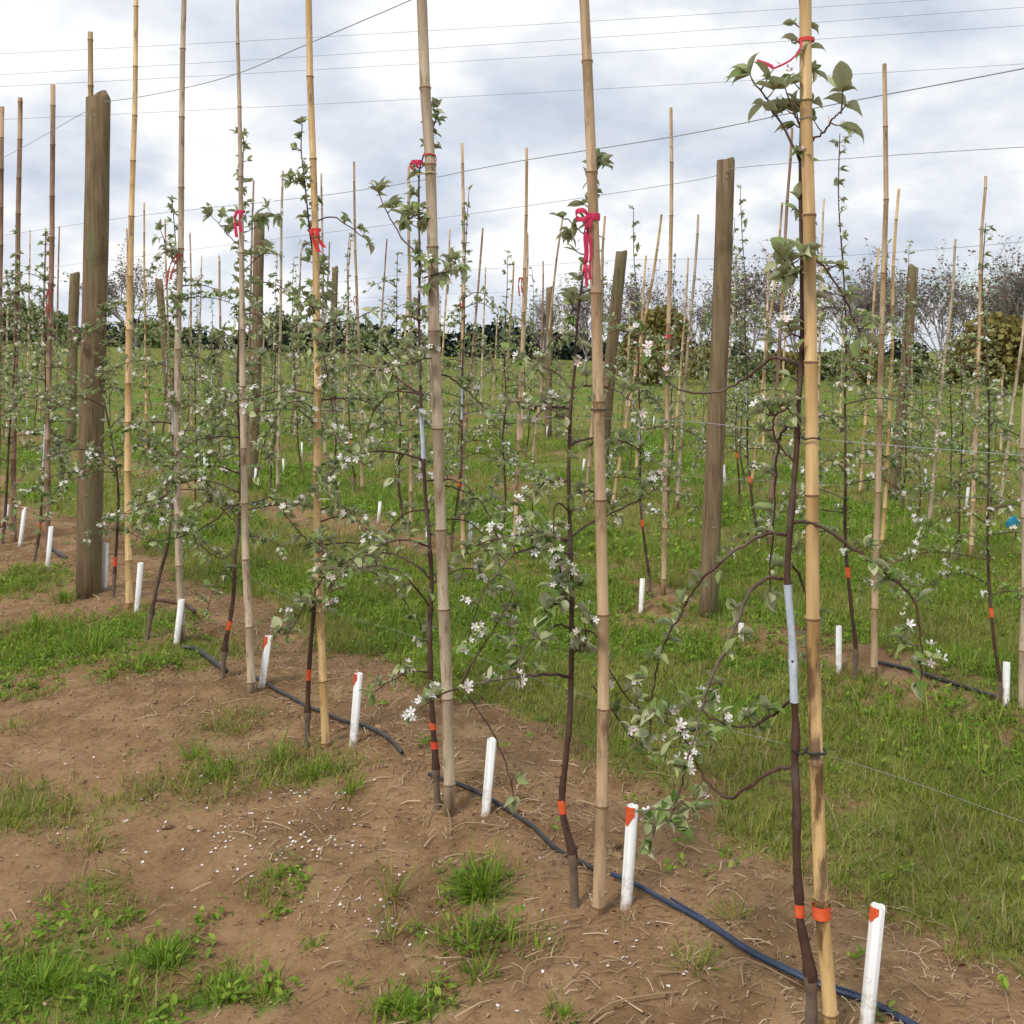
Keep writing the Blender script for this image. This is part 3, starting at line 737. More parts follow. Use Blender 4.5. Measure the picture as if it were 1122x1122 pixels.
def hero(trunk, d, r0, r1, label, limbs, paint=(), leaf=.036, auto=0, az=(.8, 1.9), al=.35, ztop=None, fl=.2, step=.055, mt='leaf', spur0=1.0):
    d = d or ghit(*trunk[0]).y; tp = trace(trunk, d); g = ghit(*trunk[0]); tp[0].z = gz(tp[0].x, tp[0].y)-.03
    e = tag(empty('apple_tree', Vector((tp[0].x, tp[0].y, tp[0].z+.03))), label, 'apple tree', 'young apple trees in the front row')
    tm, sp, rad = trunk_mesh(tp, r0, r1)
    T = Tree(); T.round = d < 5.5
    for L in limbs:
        pts, r, dd = L[0], L[1], L[2]; kw = L[3] if len(L) > 3 else {}
        kw.setdefault('leaf', leaf); kw.setdefault('fl', fl)
        T.limb(trace(pts, d, dd), r, **kw)
    if auto: T.auto_limbs(sp, az, auto, al, leaf=leaf, fl=fl)
    zt = ztop or sp[-1].z
    T.spurs(sp, spur0, zt, step, leaf, fl=fl*.7)
    T.spurs(sp, 1.75, zt, .045, leaf*.95, (4, 7), fl=.12)
    T.cluster(sp[-1], Vector((0, 0, 1)), 6, leaf)
    parts_ = T.build(e, tm, mt=mt); e_band = parts_[0]
    for (y0, y1, mt_) in paint:
        z0 = CAMZ-(y0-HY)/F*d; z1 = CAMZ-(y1-HY)/F*d
        seg = [(p, r) for p, r in zip(sp, rad) if z0 >= p.z >= z1]
        a = min(sp, key=lambda q: abs(q.z-z1)); b_ = min(sp, key=lambda q: abs(q.z-z0))
        ia, ib = sp.index(a), sp.index(b_)
        if ia == ib: ib = ia+1
        if abs(z0-z1) < .06:
            t = b_-a if ia != sp.index(b_) else sp[ia+1]-sp[ia]; t = (sp[min(ia+1, len(sp)-1)]-sp[max(ia-1, 0)]).normalized()
            zc = (z0+z1)/2; k = (zc-sp[ia].z); c = sp[ia]+t*k
            band(e_band, c-t*abs(z0-z1)/2, c+t*abs(z0-z1)/2, rad[ia]*1.06+.0006, mt_)
        else:
            m = MB(); m.tube(sp[ia:ib+1], [r*1.07+.0008 for r in rad[ia:ib+1]], 12, cap=False)
            part('paint_band', m.mesh('paint_band', M[mt_]), e_band)
    return e, T
G1 = 'young apple trees in the front row'
# first (nearest) tree
dA = ghit(886, 1136).y
A_limbs = [
 ([(877, 400), (862, 394), (845, 393), (825, 408), (800, 424), (775, 430), (752, 429), (732, 417), (718, 392), (708, 372)], .006, .25, dict(start=.8, spur=.05, tipn=8, fl=.6)),
 ([(862, 468), (855, 480), (850, 520), (848, 575), (844, 640)], .0045, .08, dict(start=.35, spur=.09)),
 ([(868, 573), (885, 572), (905, 580), (930, 598), (955, 615), (975, 633), (998, 652), (1007, 680), (1010, 715), (1010, 738)], .006, -.12, dict(start=.35, spur=.045, fl=.3)),
 ([(860, 586), (845, 584), (820, 594), (795, 611), (775, 630), (758, 650), (742, 680), (728, 705), (718, 740), (713, 790)], .006, .12, dict(start=.4, spur=.07)),
 ([(857, 634), (838, 635), (820, 650), (808, 680), (793, 715), (775, 755), (765, 795), (755, 830), (745, 865), (738, 888)], .0055, -.15, dict(start=.25, spur=.08)),
 ([(871, 843), (855, 841), (830, 855), (810, 869), (797, 874), (781, 863), (766, 843), (757, 820), (742, 800), (728, 790)], .0065, .15, dict(start=.62, spur=.03, fl=.5)),
 ([(868, 765), (852, 780), (830, 793), (810, 797), (788, 791), (768, 778)], .005, .1, dict(start=.3, spur=.05)),
 ([(880, 280), (898, 288), (912, 305), (927, 330), (941, 362)], .0045, -.05, dict(start=.3, spur=.07)),
 ([(868, 618), (880, 640), (884, 670), (884, 705)], .004, .1, dict(start=.6)),
 ([(877, 178), (862, 146), (845, 120), (838, 105), (827, 92)], .004, -.05, dict(start=.55, spur=.03, leaf=.052, nl=(3, 4))),
 ([(878, 170), (893, 152), (905, 143), (914, 128), (922, 122)], .004, -.06, dict(start=.5, spur=.03, leaf=.05, nl=(2, 4))),
 ([(878, 140), (872, 128), (866, 112)], .004, -.04, dict(start=.3, spur=.02, leaf=.05, nl=(3, 4))),
 ([(868, 440), (858, 450), (846, 455)], .003, -.04, dict(start=.3, spur=.03)),
 ([(876, 370), (868, 366), (858, 372)], .003, -.04, dict(start=.3, spur=.03)),
 ([(878, 300), (868, 290), (862, 288)], .003, -.04, dict(start=.2, spur=.02, leaf=.045)),
 ([(872, 505), (862, 498), (850, 480), (848, 462), (855, 445)], .004, -.02, dict(start=.4, spur=.06)),
 ([(745, 865), (738, 885), (728, 900), (718, 908)], .003, -.0, dict(start=.2, spur=.025, leaf=.05)),
]
eA, TA = hero([(886, 1136), (889, 1110), (889, 1090), (887, 1062), (882, 1035), (877, 1010), (876, 990), (873, 940), (873, 880), (871, 840), (872, 800), (870, 760), (868, 700), (863, 640), (864, 600), (869, 540), (873, 490), (875, 440), (878, 400), (879, 350), (879, 300), (878, 250), (877, 200), (878, 150), (880, 100), (881, 50), (877, 0), (875, -60)],
     dA, .0185, .0042, 'nearest apple tree, arching bare limbs and a pale blue painted stretch of trunk', A_limbs,
     [(990, 1004, 'orange'), (640, 772, 'bluewhite')], .036, ztop=2.35, fl=.15, step=.09, spur0=1.35)
# second tree
dB = ghit(630, 994).y
B_limbs = [
 ([(625, 742), (600, 739), (565, 742), (535, 746), (505, 753), (482, 762), (462, 775)], .006, -.25, dict(start=.25, spur=.07, fl=.45)),
 ([(505, 752), (518, 770), (532, 790), (547, 818), (561, 862)], .0035, .0, dict(start=.95)),
 ([(505, 750), (520, 722), (540, 692), (558, 660)], .0045, .0, dict(start=.55, spur=.05)),
 ([(626, 690), (612, 684), (598, 692), (585, 700), (573, 712), (568, 735)], .004, -.1, dict(start=.4, spur=.03, fl=.5)),
 ([(628, 688), (645, 692), (656, 700), (668, 735), (690, 768), (700, 775)], .004, .1, dict(start=.5, spur=.06, fl=.4)),
 ([(625, 640), (612, 620), (600, 600), (588, 582), (573, 562)], .0045, -.1, dict(start=.1, spur=.028, fl=.75)),
 ([(624, 562), (615, 552), (608, 556), (607, 590)], .004, -.1, dict(start=.8)),
 ([(624, 462), (604, 449), (585, 443), (565, 440)], .004, .15, dict(start=.4, spur=.04)),
 ([(627, 428), (612, 410), (592, 400), (565, 388)], .004, .18, dict(start=.4, spur=.045)),
 ([(622, 590), (645, 575), (670, 562), (700, 548), (722, 532), (730, 518)], .0045, .4, dict(start=.65, spur=.06, fl=.6)),
 ([(626, 720), (636, 708), (642, 705), (640, 680)], .003, -.1, dict(start=.1, spur=.025, fl=.8)),
 ([(624, 650), (615, 655), (605, 660), (597, 668)], .003, -.1, dict(start=.1, spur=.02, fl=.5, leaf=.045)),
 ([(650, 752), (672, 780), (695, 810), (715, 822), (735, 818)], .0035, .05, dict(start=.35, spur=.04, leaf=.042)),
 ([(644, 260), (630, 248), (622, 240)], .002, -.02, dict(start=.2, spur=.02)),
]
eB, TB = hero([(630, 994), (629, 965), (627, 935), (622, 915), (617, 893), (616, 870), (619, 840), (624, 790), (626, 730), (626, 690), (627, 640), (625, 600), (624, 560), (623, 520), (624, 480), (626, 440), (630, 400), (633, 350), (639, 300), (645, 250), (650, 215), (655, 180)],
     dB, .0175, .003, 'second nearest apple tree with crooked base, orange band and white blossom clusters', B_limbs,
     [(876, 891, 'orange')], .035, auto=9, az=(.95, 1.75), al=.26, ztop=2.2, fl=.28, step=.05, spur0=.88)
T2 = Tree()
# third tree
dC = ghit(480, 884).y
C_limbs = [
 ([(471, 634), (455, 619), (435, 608), (410, 607), (388, 615), (370, 632), (362, 650)], .006, .1, dict(start=.4, spur=.06)),
 ([(472, 668), (458, 648), (438, 626), (412, 620), (395, 622)], .005, -.1, dict(start=.4, spur=.06)),
 ([(463, 433), (448, 424), (432, 412), (415, 404), (396, 400)], .0055, .15, dict(start=.4, spur=.06, fl=.4)),
 ([(478, 408), (495, 415), (512, 428), (528, 444)], .0045, .15, dict(start=.4, spur=.05)),
 ([(463, 503), (445, 498), (415, 494), (385, 502), (360, 520), (345, 535)], .0055, -.15, dict(start=.35, spur=.06)),
 ([(456, 276), (443, 264), (430, 244), (420, 224)], .004, .1, dict(start=.85, tipn=8, leaf=.05)),
 ([(483, 530), (505, 537), (530, 546), (545, 556)], .0045, .15, dict(start=.4, spur=.06)),
 ([(471, 738), (450, 735), (430, 745), (415, 755)], .004, -.1, dict(start=.5, spur=.06)),
 ([(463, 305), (475, 300), (488, 298), (498, 295)], .004, -.2, dict(start=.2, spur=.03, fl=.9, leaf=.045)),
 ([(470, 560), (450, 560), (430, 575), (420, 600)], .0045, .15, dict(start=.3, spur=.05, fl=.4)),
 ([(466, 240), (455, 236), (448, 240)], .003, -.1, dict(start=.2, spur=.025, leaf=.045)),
 ([(480, 390), (460, 395), (430, 405)], .003, -.2, dict(start=.2, spur=.05)),
]
eC, TC = hero([(480, 884), (478, 850), (476, 815), (474, 790), (472, 740), (471, 690), (473, 640), (471, 600), (466, 540), (463, 480), (461, 440), (460, 400), (459, 340), (460, 290), (459, 240), (459, 200), (461, 180), (472, 150), (479, 125)],
     dC, .0165, .0026, 'third apple tree, bluish painted trunk section behind a pale cane', C_limbs,
     [(788, 799, 'orange'), (812, 820, 'red'), (447, 500, 'bluewhite')], .034, auto=10, az=(.8, 1.75), al=.34, ztop=2.45, fl=.22, step=.05, spur0=.8)
# fourth
dD = ghit(336, 817).y
D_limbs = [
 ([(347, 600), (335, 590), (325, 580), (313, 564)], .005, -.1, dict(start=.3, spur=.06)),
 ([(325, 553), (349, 530), (368, 513), (385, 502), (400, 496)], .005, -.1, dict(start=.1, spur=.06)),
 ([(345, 242), (365, 238), (385, 250), (402, 263)], .0045, -.1, dict(start=.5, spur=.06)),
 ([(345, 431), (315, 427), (285, 434), (258, 440)], .005, .1, dict(start=.3, spur=.06)),
 ([(345, 466), (332, 453), (318, 448), (278, 452)], .005, -.15, dict(start=.4, spur=.06)),
 ([(346, 360), (365, 356), (388, 350), (402, 343)], .004, -.1, dict(start=.4, spur=.05)),
 ([(346, 335), (335, 328), (322, 322)], .003, .1, dict(start=.2, spur=.04)),
 ([(340, 670), (350, 640), (372, 620), (400, 612)], .005, -.15, dict(start=.2, spur=.045)),
 ([(341, 650), (330, 670), (322, 686), (310, 690)], .004, -.15, dict(start=.2, spur=.03, leaf=.05)),
 ([(338, 205), (325, 200), (320, 195)], .002, -.1, dict(start=.2, spur=.03)),
]
eD, TD = hero([(336, 817), (337, 780), (338, 745), (341, 700), (345, 660), (348, 620), (350, 560), (348, 500), (347, 440), (346, 380), (345, 300), (339, 250), (334, 200), (330, 165), (331, 138)],
     dD, .0155, .0024, 'fourth apple tree, leafy up its golden cane with a red ribbon near the top', D_limbs,
     [(733, 745, 'orange')], .036, auto=16, az=(.65, 1.95), al=.42, ztop=2.5, fl=.22, step=.045, spur0=.7)
dE = ghit(260, 745).y
E_limbs = [
 ([(262, 553), (250, 556), (235, 570), (215, 582), (190, 590), (165, 592), (147, 586), (130, 575)], .006, .1, dict(start=.3, spur=.07)),
 ([(262, 575), (245, 560), (225, 540), (215, 520)], .0045, .2, dict(start=.3, spur=.06)),
 ([(264, 270), (250, 257), (238, 243)], .003, -.1, dict(start=.5, spur=.04, leaf=.05)),
 ([(268, 255), (282, 248), (293, 238), (303, 235)], .003, -.15, dict(start=.5, spur=.04, leaf=.05)),
 ([(264, 300), (285, 280), (298, 278)], .003, -.15, dict(start=.5, spur=.04, leaf=.05)),
 ([(262, 552), (280, 550), (295, 545), (305, 555)], .004, -.1, dict(start=.3, spur=.05)),
 ([(259, 600), (245, 612), (228, 605), (215, 590)], .004, -.1, dict(start=.3, spur=.06)),
 ([(258, 640), (245, 625), (236, 640), (228, 665)], .004, -.1, dict(start=.3, spur=.06)),
]
eE, TE = hero([(243, 730), (247, 705), (252, 680), (256, 650), (258, 610), (262, 570), (264, 520), (262, 470), (260, 420), (262, 360), (264, 300), (265, 260), (266, 200), (267, 150)],
     dE, .017, .0024, 'fifth apple tree, dark curved base and long low limb reaching left', E_limbs,
     [(680, 690, 'orange')], .038, auto=18, az=(.7, 1.95), al=.42, ztop=2.7, fl=.2, step=.05, spur0=.8)
eF, TF = hero([(160, 698), (166, 672), (175, 630), (183, 600), (188, 560), (190, 500), (189, 440), (192, 380), (194, 300), (192, 260), (189, 225)],
     ghit(180, 700).y, .017, .0024, 'sixth apple tree, slanting dark trunk rising right from its base', [
 ([(188, 540), (170, 548), (155, 552), (140, 560)], .005, -.1, dict(start=.3, spur=.06)),
 ([(190, 505), (175, 500), (160, 508)], .004, -.1, dict(start=.3, spur=.06)),
 ([(192, 290), (182, 270), (178, 258)], .003, -.1, dict(start=.5, spur=.05, leaf=.05))],
     [(430, 480, 'bluewhite')], .040, auto=20, az=(.65, 2.1), al=.45, ztop=2.4, fl=.25, step=.05, spur0=.8)
eG, TG = hero([(124, 650), (126, 620), (128, 590), (130, 550), (127, 510), (120, 470), (113, 430), (112, 390), (116, 340)],
     ghit(130, 655).y, .0165, .003, 'seventh apple tree, just right of the thick near post', [
 ([(128, 500), (145, 490), (160, 480)], .005, -.1, dict(start=.2, spur=.05)),
 ([(128, 520), (112, 505), (100, 500)], .005, -.4, dict(start=.2, spur=.04, fl=.5)),
 ([(128, 565), (115, 575), (100, 590)], .005, -.3, dict(start=.2, spur=.04, fl=.5))],
     [(610, 620, 'red')], .042, auto=18, az=(.7, 1.9), al=.48, ztop=2.2, fl=.25, step=.05, spur0=.8)
eH, TH = hero([(36, 612), (42, 590), (45, 560), (47, 520), (49, 480), (50, 440), (49, 380), (48, 320), (50, 260)],
     ghit(45, 614).y, .017, .003, 'eighth apple tree, first one left of the thick post', [],
     [(468, 515, 'bluewhite'), (572, 582, 'orange')], .046, auto=20, az=(.7, 2.2), al=.5, ztop=2.5, fl=.3, step=.05, spur0=.8)
eI, TI = hero([(2, 600), (6, 560), (8, 520), (10, 480), (14, 430), (17, 380), (19, 320), (19, 260)],
     ghit(10, 595).y, .019, .003, 'ninth apple tree, leafy and cut by the left edge of the picture', [],
     [], .048, auto=22, az=(.7, 2.2), al=.5, ztop=2.4, fl=.3, step=.05, spur0=.8)

# canes of the front row: traced points, radius low, radius high, material
FRONT = [
 ('cane', [(914, 1140), (905, 1050), (900, 1000), (897, 900), (893, 800), (891, 700), (890, 600), (889, 500), (887, 300), (885, 150), (883, 0), (881, -160), (878, -480)], 2.58, .0178, .0135, 'bamboo_scorched', 'nearest golden bamboo cane with dark scorch stains and orange band'),
 ('cane', [(655, 1000), (659, 900), (660, 800), (661, 700), (659, 600), (657, 500), (654, 400), (653, 300), (649, 200), (645, 100), (640, 0), (634, -150), (626, -380)], 3.12, .0188, .0135, 'bamboo', 'tall tan cane beside the second tree, tied with pink ribbon'),
 ('cane', [(493, 890), (492, 850), (491, 800), (488, 720), (485, 640), (482, 560), (479, 450), (476, 350), (472, 200), (466, 100), (462, 0), (455, -180)], 3.84, .0205, .0185, 'bamboo_pale', 'thick pale grey tan cane beside the third tree'),
 ('cane', [(357, 817), (354, 740), (350, 660), (348, 560), (348, 450), (347, 350), (345, 250), (341, 120), (338, 0), (333, -120)], 4.46, .0175, .013, 'bamboo_gold', 'golden cane beside the fourth tree, wrapped in leaves'),
 ('cane', [(276, 759), (274, 700), (270, 640), (268, 560), (267, 480), (266, 400), (265, 300), (264, 200), (262, 100), (260, 0), (258, -60)], 5.16, .021, .007, 'bamboo_pale', 'knobbly thin topped cane beside the fifth tree'),
 ('cane', [(200, 704), (198, 660), (196, 600), (194, 520), (194, 420), (197, 300), (199, 200), (200, 80), (202, 0), (203, -40)], 6.03, .021, .014, 'bamboo_pale', 'pale pinkish cane beside the sixth tree'),
 ('cane', [(142, 668), (141, 600), (140, 500), (141, 400), (143, 300), (145, 200), (148, 100), (149, 0), (150, -30)], 6.85, .024, .014, 'bamboo_gold', 'slender golden cane right of the thick near post'),
 ('cane', [(104, 645), (104, 560), (103, 400), (100, 200), (99, 80), (99, 35)], 7.6, .022, .018, 'bamboo_gold', 'golden cane standing behind the thick near post'),
 ('cane', [(52, 614), (52, 560), (54, 400), (57, 250), (58, 93)], 8.3, .022, .019, 'bamboo_dark', 'mottled brown cane, first one left of the thick post'),
 ('cane', [(15, 592), (15, 500), (17, 400), (20, 250), (22, 107)], 9.2, .024, .020, 'bamboo_dark', 'dark mottled cane, second one left of the thick post'),
 ('cane', [(-3, 578), (-2, 450), (0, 300), (2, 117)], 9.9, .027, .022, 'bamboo_dark', 'dark purplish cane cut by the left edge'),
]
FC = []
for nm, tr, d, r0, r1, mt, lb in FRONT:
    d0 = d; d = ghit(*tr[0]).y
    tp = trace(tr, d); tp[0].z = gz(tp[0].x, tp[0].y)-.04
    e = tag(empty('bamboo_cane', tp[0]+Vector((0, 0, .04))), lb, 'bamboo cane', 'bamboo canes of the front row')
    part('cane', cane_mesh(tp, r0, r1, mt, wob=.0012, sides=16), e); FC.append((e, tp, r0, d))
def at_y(tp, y, d):
    z = CAMZ-(y-HY)/F*d
    for a, b in zip(tp, tp[1:]):
        if min(a.z, b.z) <= z <= max(a.z, b.z): return a.lerp(b, (z-a.z)/(b.z-a.z))
    return tp[0]
# orange band and scorch patches of the nearest cane
e, tp, r, dc = FC[0]
band(e, at_y(tp, 1005, dc), at_y(tp, 991, dc), .0205, 'orange', sides=16)
# ------------------------------------------------------------------ rows behind
BACK = [ # top x,y ; base x,y ; material ; tree?
 (969, 70, 957, 744, 'bamboo', 1), (985, 207, 966, 600, 'bamboo_gold', 1), (963, 272, 942, 540, 'bamboo_gold', 0), (1047, 262, 1018, 574, 'bamboo_pale', 1), (1080, 193, 1063, 614, 'bamboo', 1),
 (1124, 335, 1094, 560, 'bamboo_pale', 1), (903, 218, 895, 500, 'bamboo', 1), (868, 140, 842, 602, 'bamboo_dark', 1), (857, 222, 823, 534, 'bamboo_gold', 1), (842, 278, 836, 492, 'bamboo', 0),
 (807, 278, 792, 478, 'bamboo_pale', 1), (765, 235, 741, 558, 'bamboo_pale', 1), (754, 282, 738, 500, 'bamboo', 0), (735, 118, 727, 652, 'bamboo', 1), (725, 235, 670, 558, 'bamboo_gold', 0),
 (708, 280, 697, 520, 'bamboo_gold', 1), (663, 237, 641, 560, 'bamboo', 0), (661, 282, 656, 490, 'bamboo_dark', 0), (617, 236, 583, 500, 'bamboo', 1), (595, 286, 591, 462, 'bamboo_dark', 0), (577, 162, 563, 610, 'bamboo', 1),
 (578, 255, 571, 486, 'bamboo', 1), (563, 286, 552, 470, 'bamboo_gold', 1), (529, 250, 507, 505, 'bamboo_dark', 1), (532, 292, 527, 455, 'bamboo_pale', 1), (506, 157, 507, 607, 'bamboo', 1), (493, 252, 481, 455, 'bamboo_gold', 0),
 (448, 182, 450, 580, 'bamboo', 1), (424, 262, 410, 450, 'bamboo_dark', 1), (447, 300, 438, 470, 'bamboo_gold', 1), (388, 177, 397, 540, 'bamboo', 1), (352, 190, 356, 500, 'bamboo_pale', 1), (361, 265, 351, 450, 'bamboo_dark', 0),
 (384, 262, 376, 480, 'bamboo', 1), (330, 272, 323, 480, 'bamboo', 1), (310, 187, 304, 540, 'bamboo_pale', 1), (278, 198, 270, 500, 'bamboo_dark', 1), (240, 280, 243, 520, 'bamboo', 1), (221, 280, 217, 450, 'bamboo_pale', 1),
 (208, 255, 210, 470, 'bamboo', 1), (181, 240, 186, 480, 'bamboo', 1), (158, 222, 160, 496, 'bamboo_gold', 1), (50, 250, 43, 470, 'bamboo', 1), (33, 252, 30, 440, 'bamboo', 1), (65, 248, 61, 450, 'bamboo_dark', 1),
 (739, 345, 737, 470, 'bamboo', 1), (1000, 330, 998, 480, 'bamboo_pale', 1), (1100, 400, 1096, 500, 'bamboo', 1), (1124, 420, 1120, 776, 'bamboo_pale', 1), (925, 345, 920, 475, 'bamboo', 1), (290, 352, 288, 450, 'bamboo', 1), (139, 250, 138, 470, 'bamboo', 0),
 (8, 300, 8, 480, 'bamboo_pale', 1), (300, 360, 299, 447, 'bamboo_pale', 1), (470, 300, 470, 470, 'bamboo_pale', 1), (545, 345, 540, 440, 'bamboo', 1), (690, 330, 686, 470, 'bamboo_pale', 1), (860, 340, 858, 470, 'bamboo', 0)]
# extra trees whose canes are short or hidden among the leaves
EXTRA = [(655, 520), (418, 495), (505, 470), (120, 480), (330, 520), (610, 480), (770, 470), (1040, 540), (90, 455), (165, 450), (255, 460), (385, 440), (450, 445), (577, 440), (232, 485), (810, 560), (990, 560), (370, 560), (480, 520), (215, 560), (340, 470)]
def rown(p):
    n = NN(p.x, p.y); return max(1, int(round((n-2.1)/2.78)))
items = []
for (tx, ty, bx, by, mt, tr) in BACK:
    g = ghit(bx, by); items.append(dict(g=g, top=P(tx, ty, g.y), mt=mt, tree=tr, row=rown(g), px=bx))
for (bx, by) in EXTRA:
    g = ghit(bx, by); items.append(dict(g=g, top=None, mt=None, tree=1, row=rown(g), px=bx))
for r in set(i_['row'] for i_ in items):
    for key, nm in (('tree', 'to'), ('mt', 'co')):
        L = sorted([i_ for i_ in items if i_['row'] == r and i_[key]], key=lambda q: SS(q['g'].x, q['g'].y))
        for k, q in enumerate(L): q[nm] = k
def rowname(r): return ORD[r]+' row' if r < len(ORD) else 'farthest rows'
# six tree shapes for the rows behind, then copies
def make_variant(seed, full):
    rnd = random.Random(seed)
    lean = rnd.uniform(-.1, .14); H = rnd.uniform(2.2, 2.75)
    pts = [Vector((0, 0, -.04)), Vector((.01, 0, .15))]+[Vector((lean*(1-math.exp(-z))+rnd.gauss(0, .012), rnd.gauss(0, .012), z)) for z in np.linspace(.35, H, 8)]
    tm, sp, rad = trunk_mesh(pts, .017, .003)
    T = Tree()
    nl = (5, 8)
    T.auto_limbs(sp, (.55, 2.0), 17 if full else 11, .5 if full else .42, leaf=.038 if full else .05, spur=.045 if full else .085, fl=.24, rnd=rnd, sides=5 if full else 4, nl=nl)
    T.spurs(sp, .6, H, .05 if full else .075, .038 if full else .048, nl, .2, rnd)
    paint = ([(.50, .55, 'orange')] if rnd.random() < .4 else []) + ([(1.0, 1.25, 'bluewhite')] if rnd.random() < .5 else [])
    e = empty('apple_tree', (0, 0, 0))
    out = T.build(e, tm, world=False)
    for (a, b_, m) in paint:
        s = [(p, r) for p, r in zip(sp, rad) if a-.12 <= p.z <= b_+.12]
        if len(s) >= 2:
            mm = MB(); z0 = a; z1 = b_
            pa = s[0][0].lerp(s[-1][0], (a-s[0][0].z)/(s[-1][0].z-s[0][0].z)); pb = s[0][0].lerp(s[-1][0], (b_-s[0][0].z)/(s[-1][0].z-s[0][0].z))
            mm.tube([pa, pa.lerp(pb, .5), pb], s[len(s)//2][1]*1.1+.0015, 8, cap=False)
            link('paint_band', mm.mesh('paint_band', M[m]), out[0])
    return e
near_v = [make_variant(s, True) for s in (1, 2, 3, 4, 5, 6)]
far_v = [make_variant(s, False) for s in (21, 22, 23, 24)]
def copy_thing(src):
    r = src.copy(); col.objects.link(r)
    for ch in src.children:
        c = ch.copy(); col.objects.link(c); c.parent = r
        for g in ch.children:
            d = g.copy(); col.objects.link(d); d.parent = c
    return r
used = set()
rnd = random.Random(5)
for k, q in enumerate(items):
    g = q['g']; d = g.y; near = d < 13
    if q['tree']:
        pool = near_v if near else far_v; src = pool[k % len(pool)]
        o = src if src.name not in used else copy_thing(src); used.add(src.name)
        off = (-.09 if q['top'] else 0)
        x, y = g.x+off, g.y+rnd.uniform(-.05, .05)
        o.location = (x, y, gz(x, y)); o.rotation_euler = (0, 0, rnd.random()*6.28 if q['top'] is None else rnd.uniform(-.5, .5)+(math.pi if rnd.random() < .3 else 0))
        s = rnd.uniform(.85, 1.08)*(1 if q['top'] is None else min(1.1, max(.75, (q['top'].z-g.z)/3.2)))
        o.scale = (s, s, s)
        look = ['slim leafy', 'bushy blossoming', 'loose limbed', 'leafy', 'open crowned', 'narrow'][k % 6]
        tag(o, '%s young apple tree in the %s back, %s from its right end' % (look, rowname(q['row']), ORD[q['to'] % 20]), 'apple tree', 'young apple trees in the rows behind')
        if k % 5 != 4 and d < 26 and not (q['row'] == 1 and q['px'] > 650) and not (q['row'] == 2 and q['px'] > 650 and k % 2):
            e = empty('plastic_pipe', (0, 0, 0)); px_, py_ = x-.22+rnd.uniform(-.05, .05), y+.12+rnd.uniform(-.1, .1)
            b = MB(); z = gz(px_, py_); e.location = (px_, py_, z); ln = rnd.uniform(.2, .28); lx = rnd.uniform(-.02, .03)
            b.tube([(0, 0, -.03), (lx, 0, ln)], .015, 10); link('tube', b.mesh('tube', M['pvc']), e)
            b = MB(); b.tube([(lx, 0, ln+.001), (lx*1.02, 0, ln+.006)], .0125, 10); link('shaded_mouth', b.mesh('shaded_mouth', M['bore_shade']), e)  # disc on a solid tube, its grey stands for the shaded hollow
            tag(e, 'white pipe at the foot of tree %s from the right in the %s back' % (ORD[q['to'] % 20], rowname(q['row'])), 'pipe', 'white drip pipes beside the trees')
    if q['top']:
        e = empty('bamboo_cane', g); a = g-Vector((0, 0, .04)); t = q['top']
        m1 = a.lerp(t, .5)+Vector((rnd.uniform(-.012, .012), 0, 0)); m2 = a.lerp(t, .8)+Vector((rnd.uniform(-.02, .02), 0, 0))
        r0 = .019+.0006*max(0, d-8); part('cane', cane_mesh([a, m1, m2, t], r0, r0*.62, q['mt'], sides=8, wob=.002, seg=.3), e)
        dx = (t.x-g.x)/max(.1, t.z-g.z); ln_ = 'leaning right' if dx > .06 else ('leaning left' if dx < -.03 else 'upright')
        cn = {'bamboo': 'tan', 'bamboo_gold': 'golden', 'bamboo_pale': 'pale', 'bamboo_dark': 'dark'}[q['mt']]
        tag(e, '%s %s bamboo cane in the %s back, %s from its right end' % (cn, ln_, rowname(q['row']), ORD[q['co'] % 20]), 'bamboo cane', 'bamboo canes in the rows behind')

# ------------------------------------------------------------------ wires, tubes, ties
def wire(pts, r, label, cat='wire', name='trellis_wire', mt='wire', grp=None):
    c = Vector(pts[0]); o = empty(name, c) if False else None
    b = MB(); b.tube(pts, r, 6); me = b.mesh(name, M[mt])
    ob = link(name, me); return tag(ob, label, cat, grp)
def rowpt(N, px, py):
    k = (px-CX)/F; d = N/(.589+.808*k); return P(px, py, d)
def rw(N, pl, r, label, ext=0, **kw):
    pts = [rowpt(N, *p) for p in pl]
    if ext:
        t = (pts[-1]-pts[-2]).normalized(); pts.append(pts[-1]+t*ext)
    return wire(smooth_pts(pts, 4), r, label, **kw)
GW = 'wires strung along the tree rows'
w0 = rw(2.04, [(-200, 282), (-60, 208), (0, 175), (40, 153), (80, 130), (106, 116)], .0021, 'sagging top wire running left from the thick near post', grp=GW)
rw(2.04, [(110, 112), (148, 107), (200, 97), (262, 80), (340, 47), (450, 0), (520, -34), (700, -140), (900, -330)], .0021, 'sagging top wire rising right from the thick near post', grp=GW)
rw(4.9, [(-60, 268), (118, 241), (370, 212), (560, 178), (742, 149), (900, 117), (1122, 75), (1300, 38)], .0032, 'thickest wire crossing the sky past the nearest cane', grp=GW)
rw(4.75, [(0, 300), (118, 285), (397, 250), (560, 228), (742, 201), (795, 189), (806, 184), (950, 172), (1122, 161), (1300, 150)], .0019, 'thin wire fixed near the top of the leaning second row post', grp=GW)
rw(7.7, [(60, 330), (250, 322), (420, 303), (560, 293), (681, 285), (860, 283), (1000, 275), (1122, 265), (1250, 255)], .002, 'thin top wire of the third row crossing the leaning grey post', grp=GW)
rw(10.5, [(250, 338), (420, 325), (620, 318), (800, 305), (1001, 305), (1122, 298)], .002, 'faint top wire of the fourth row by the far leaning post', grp=GW)
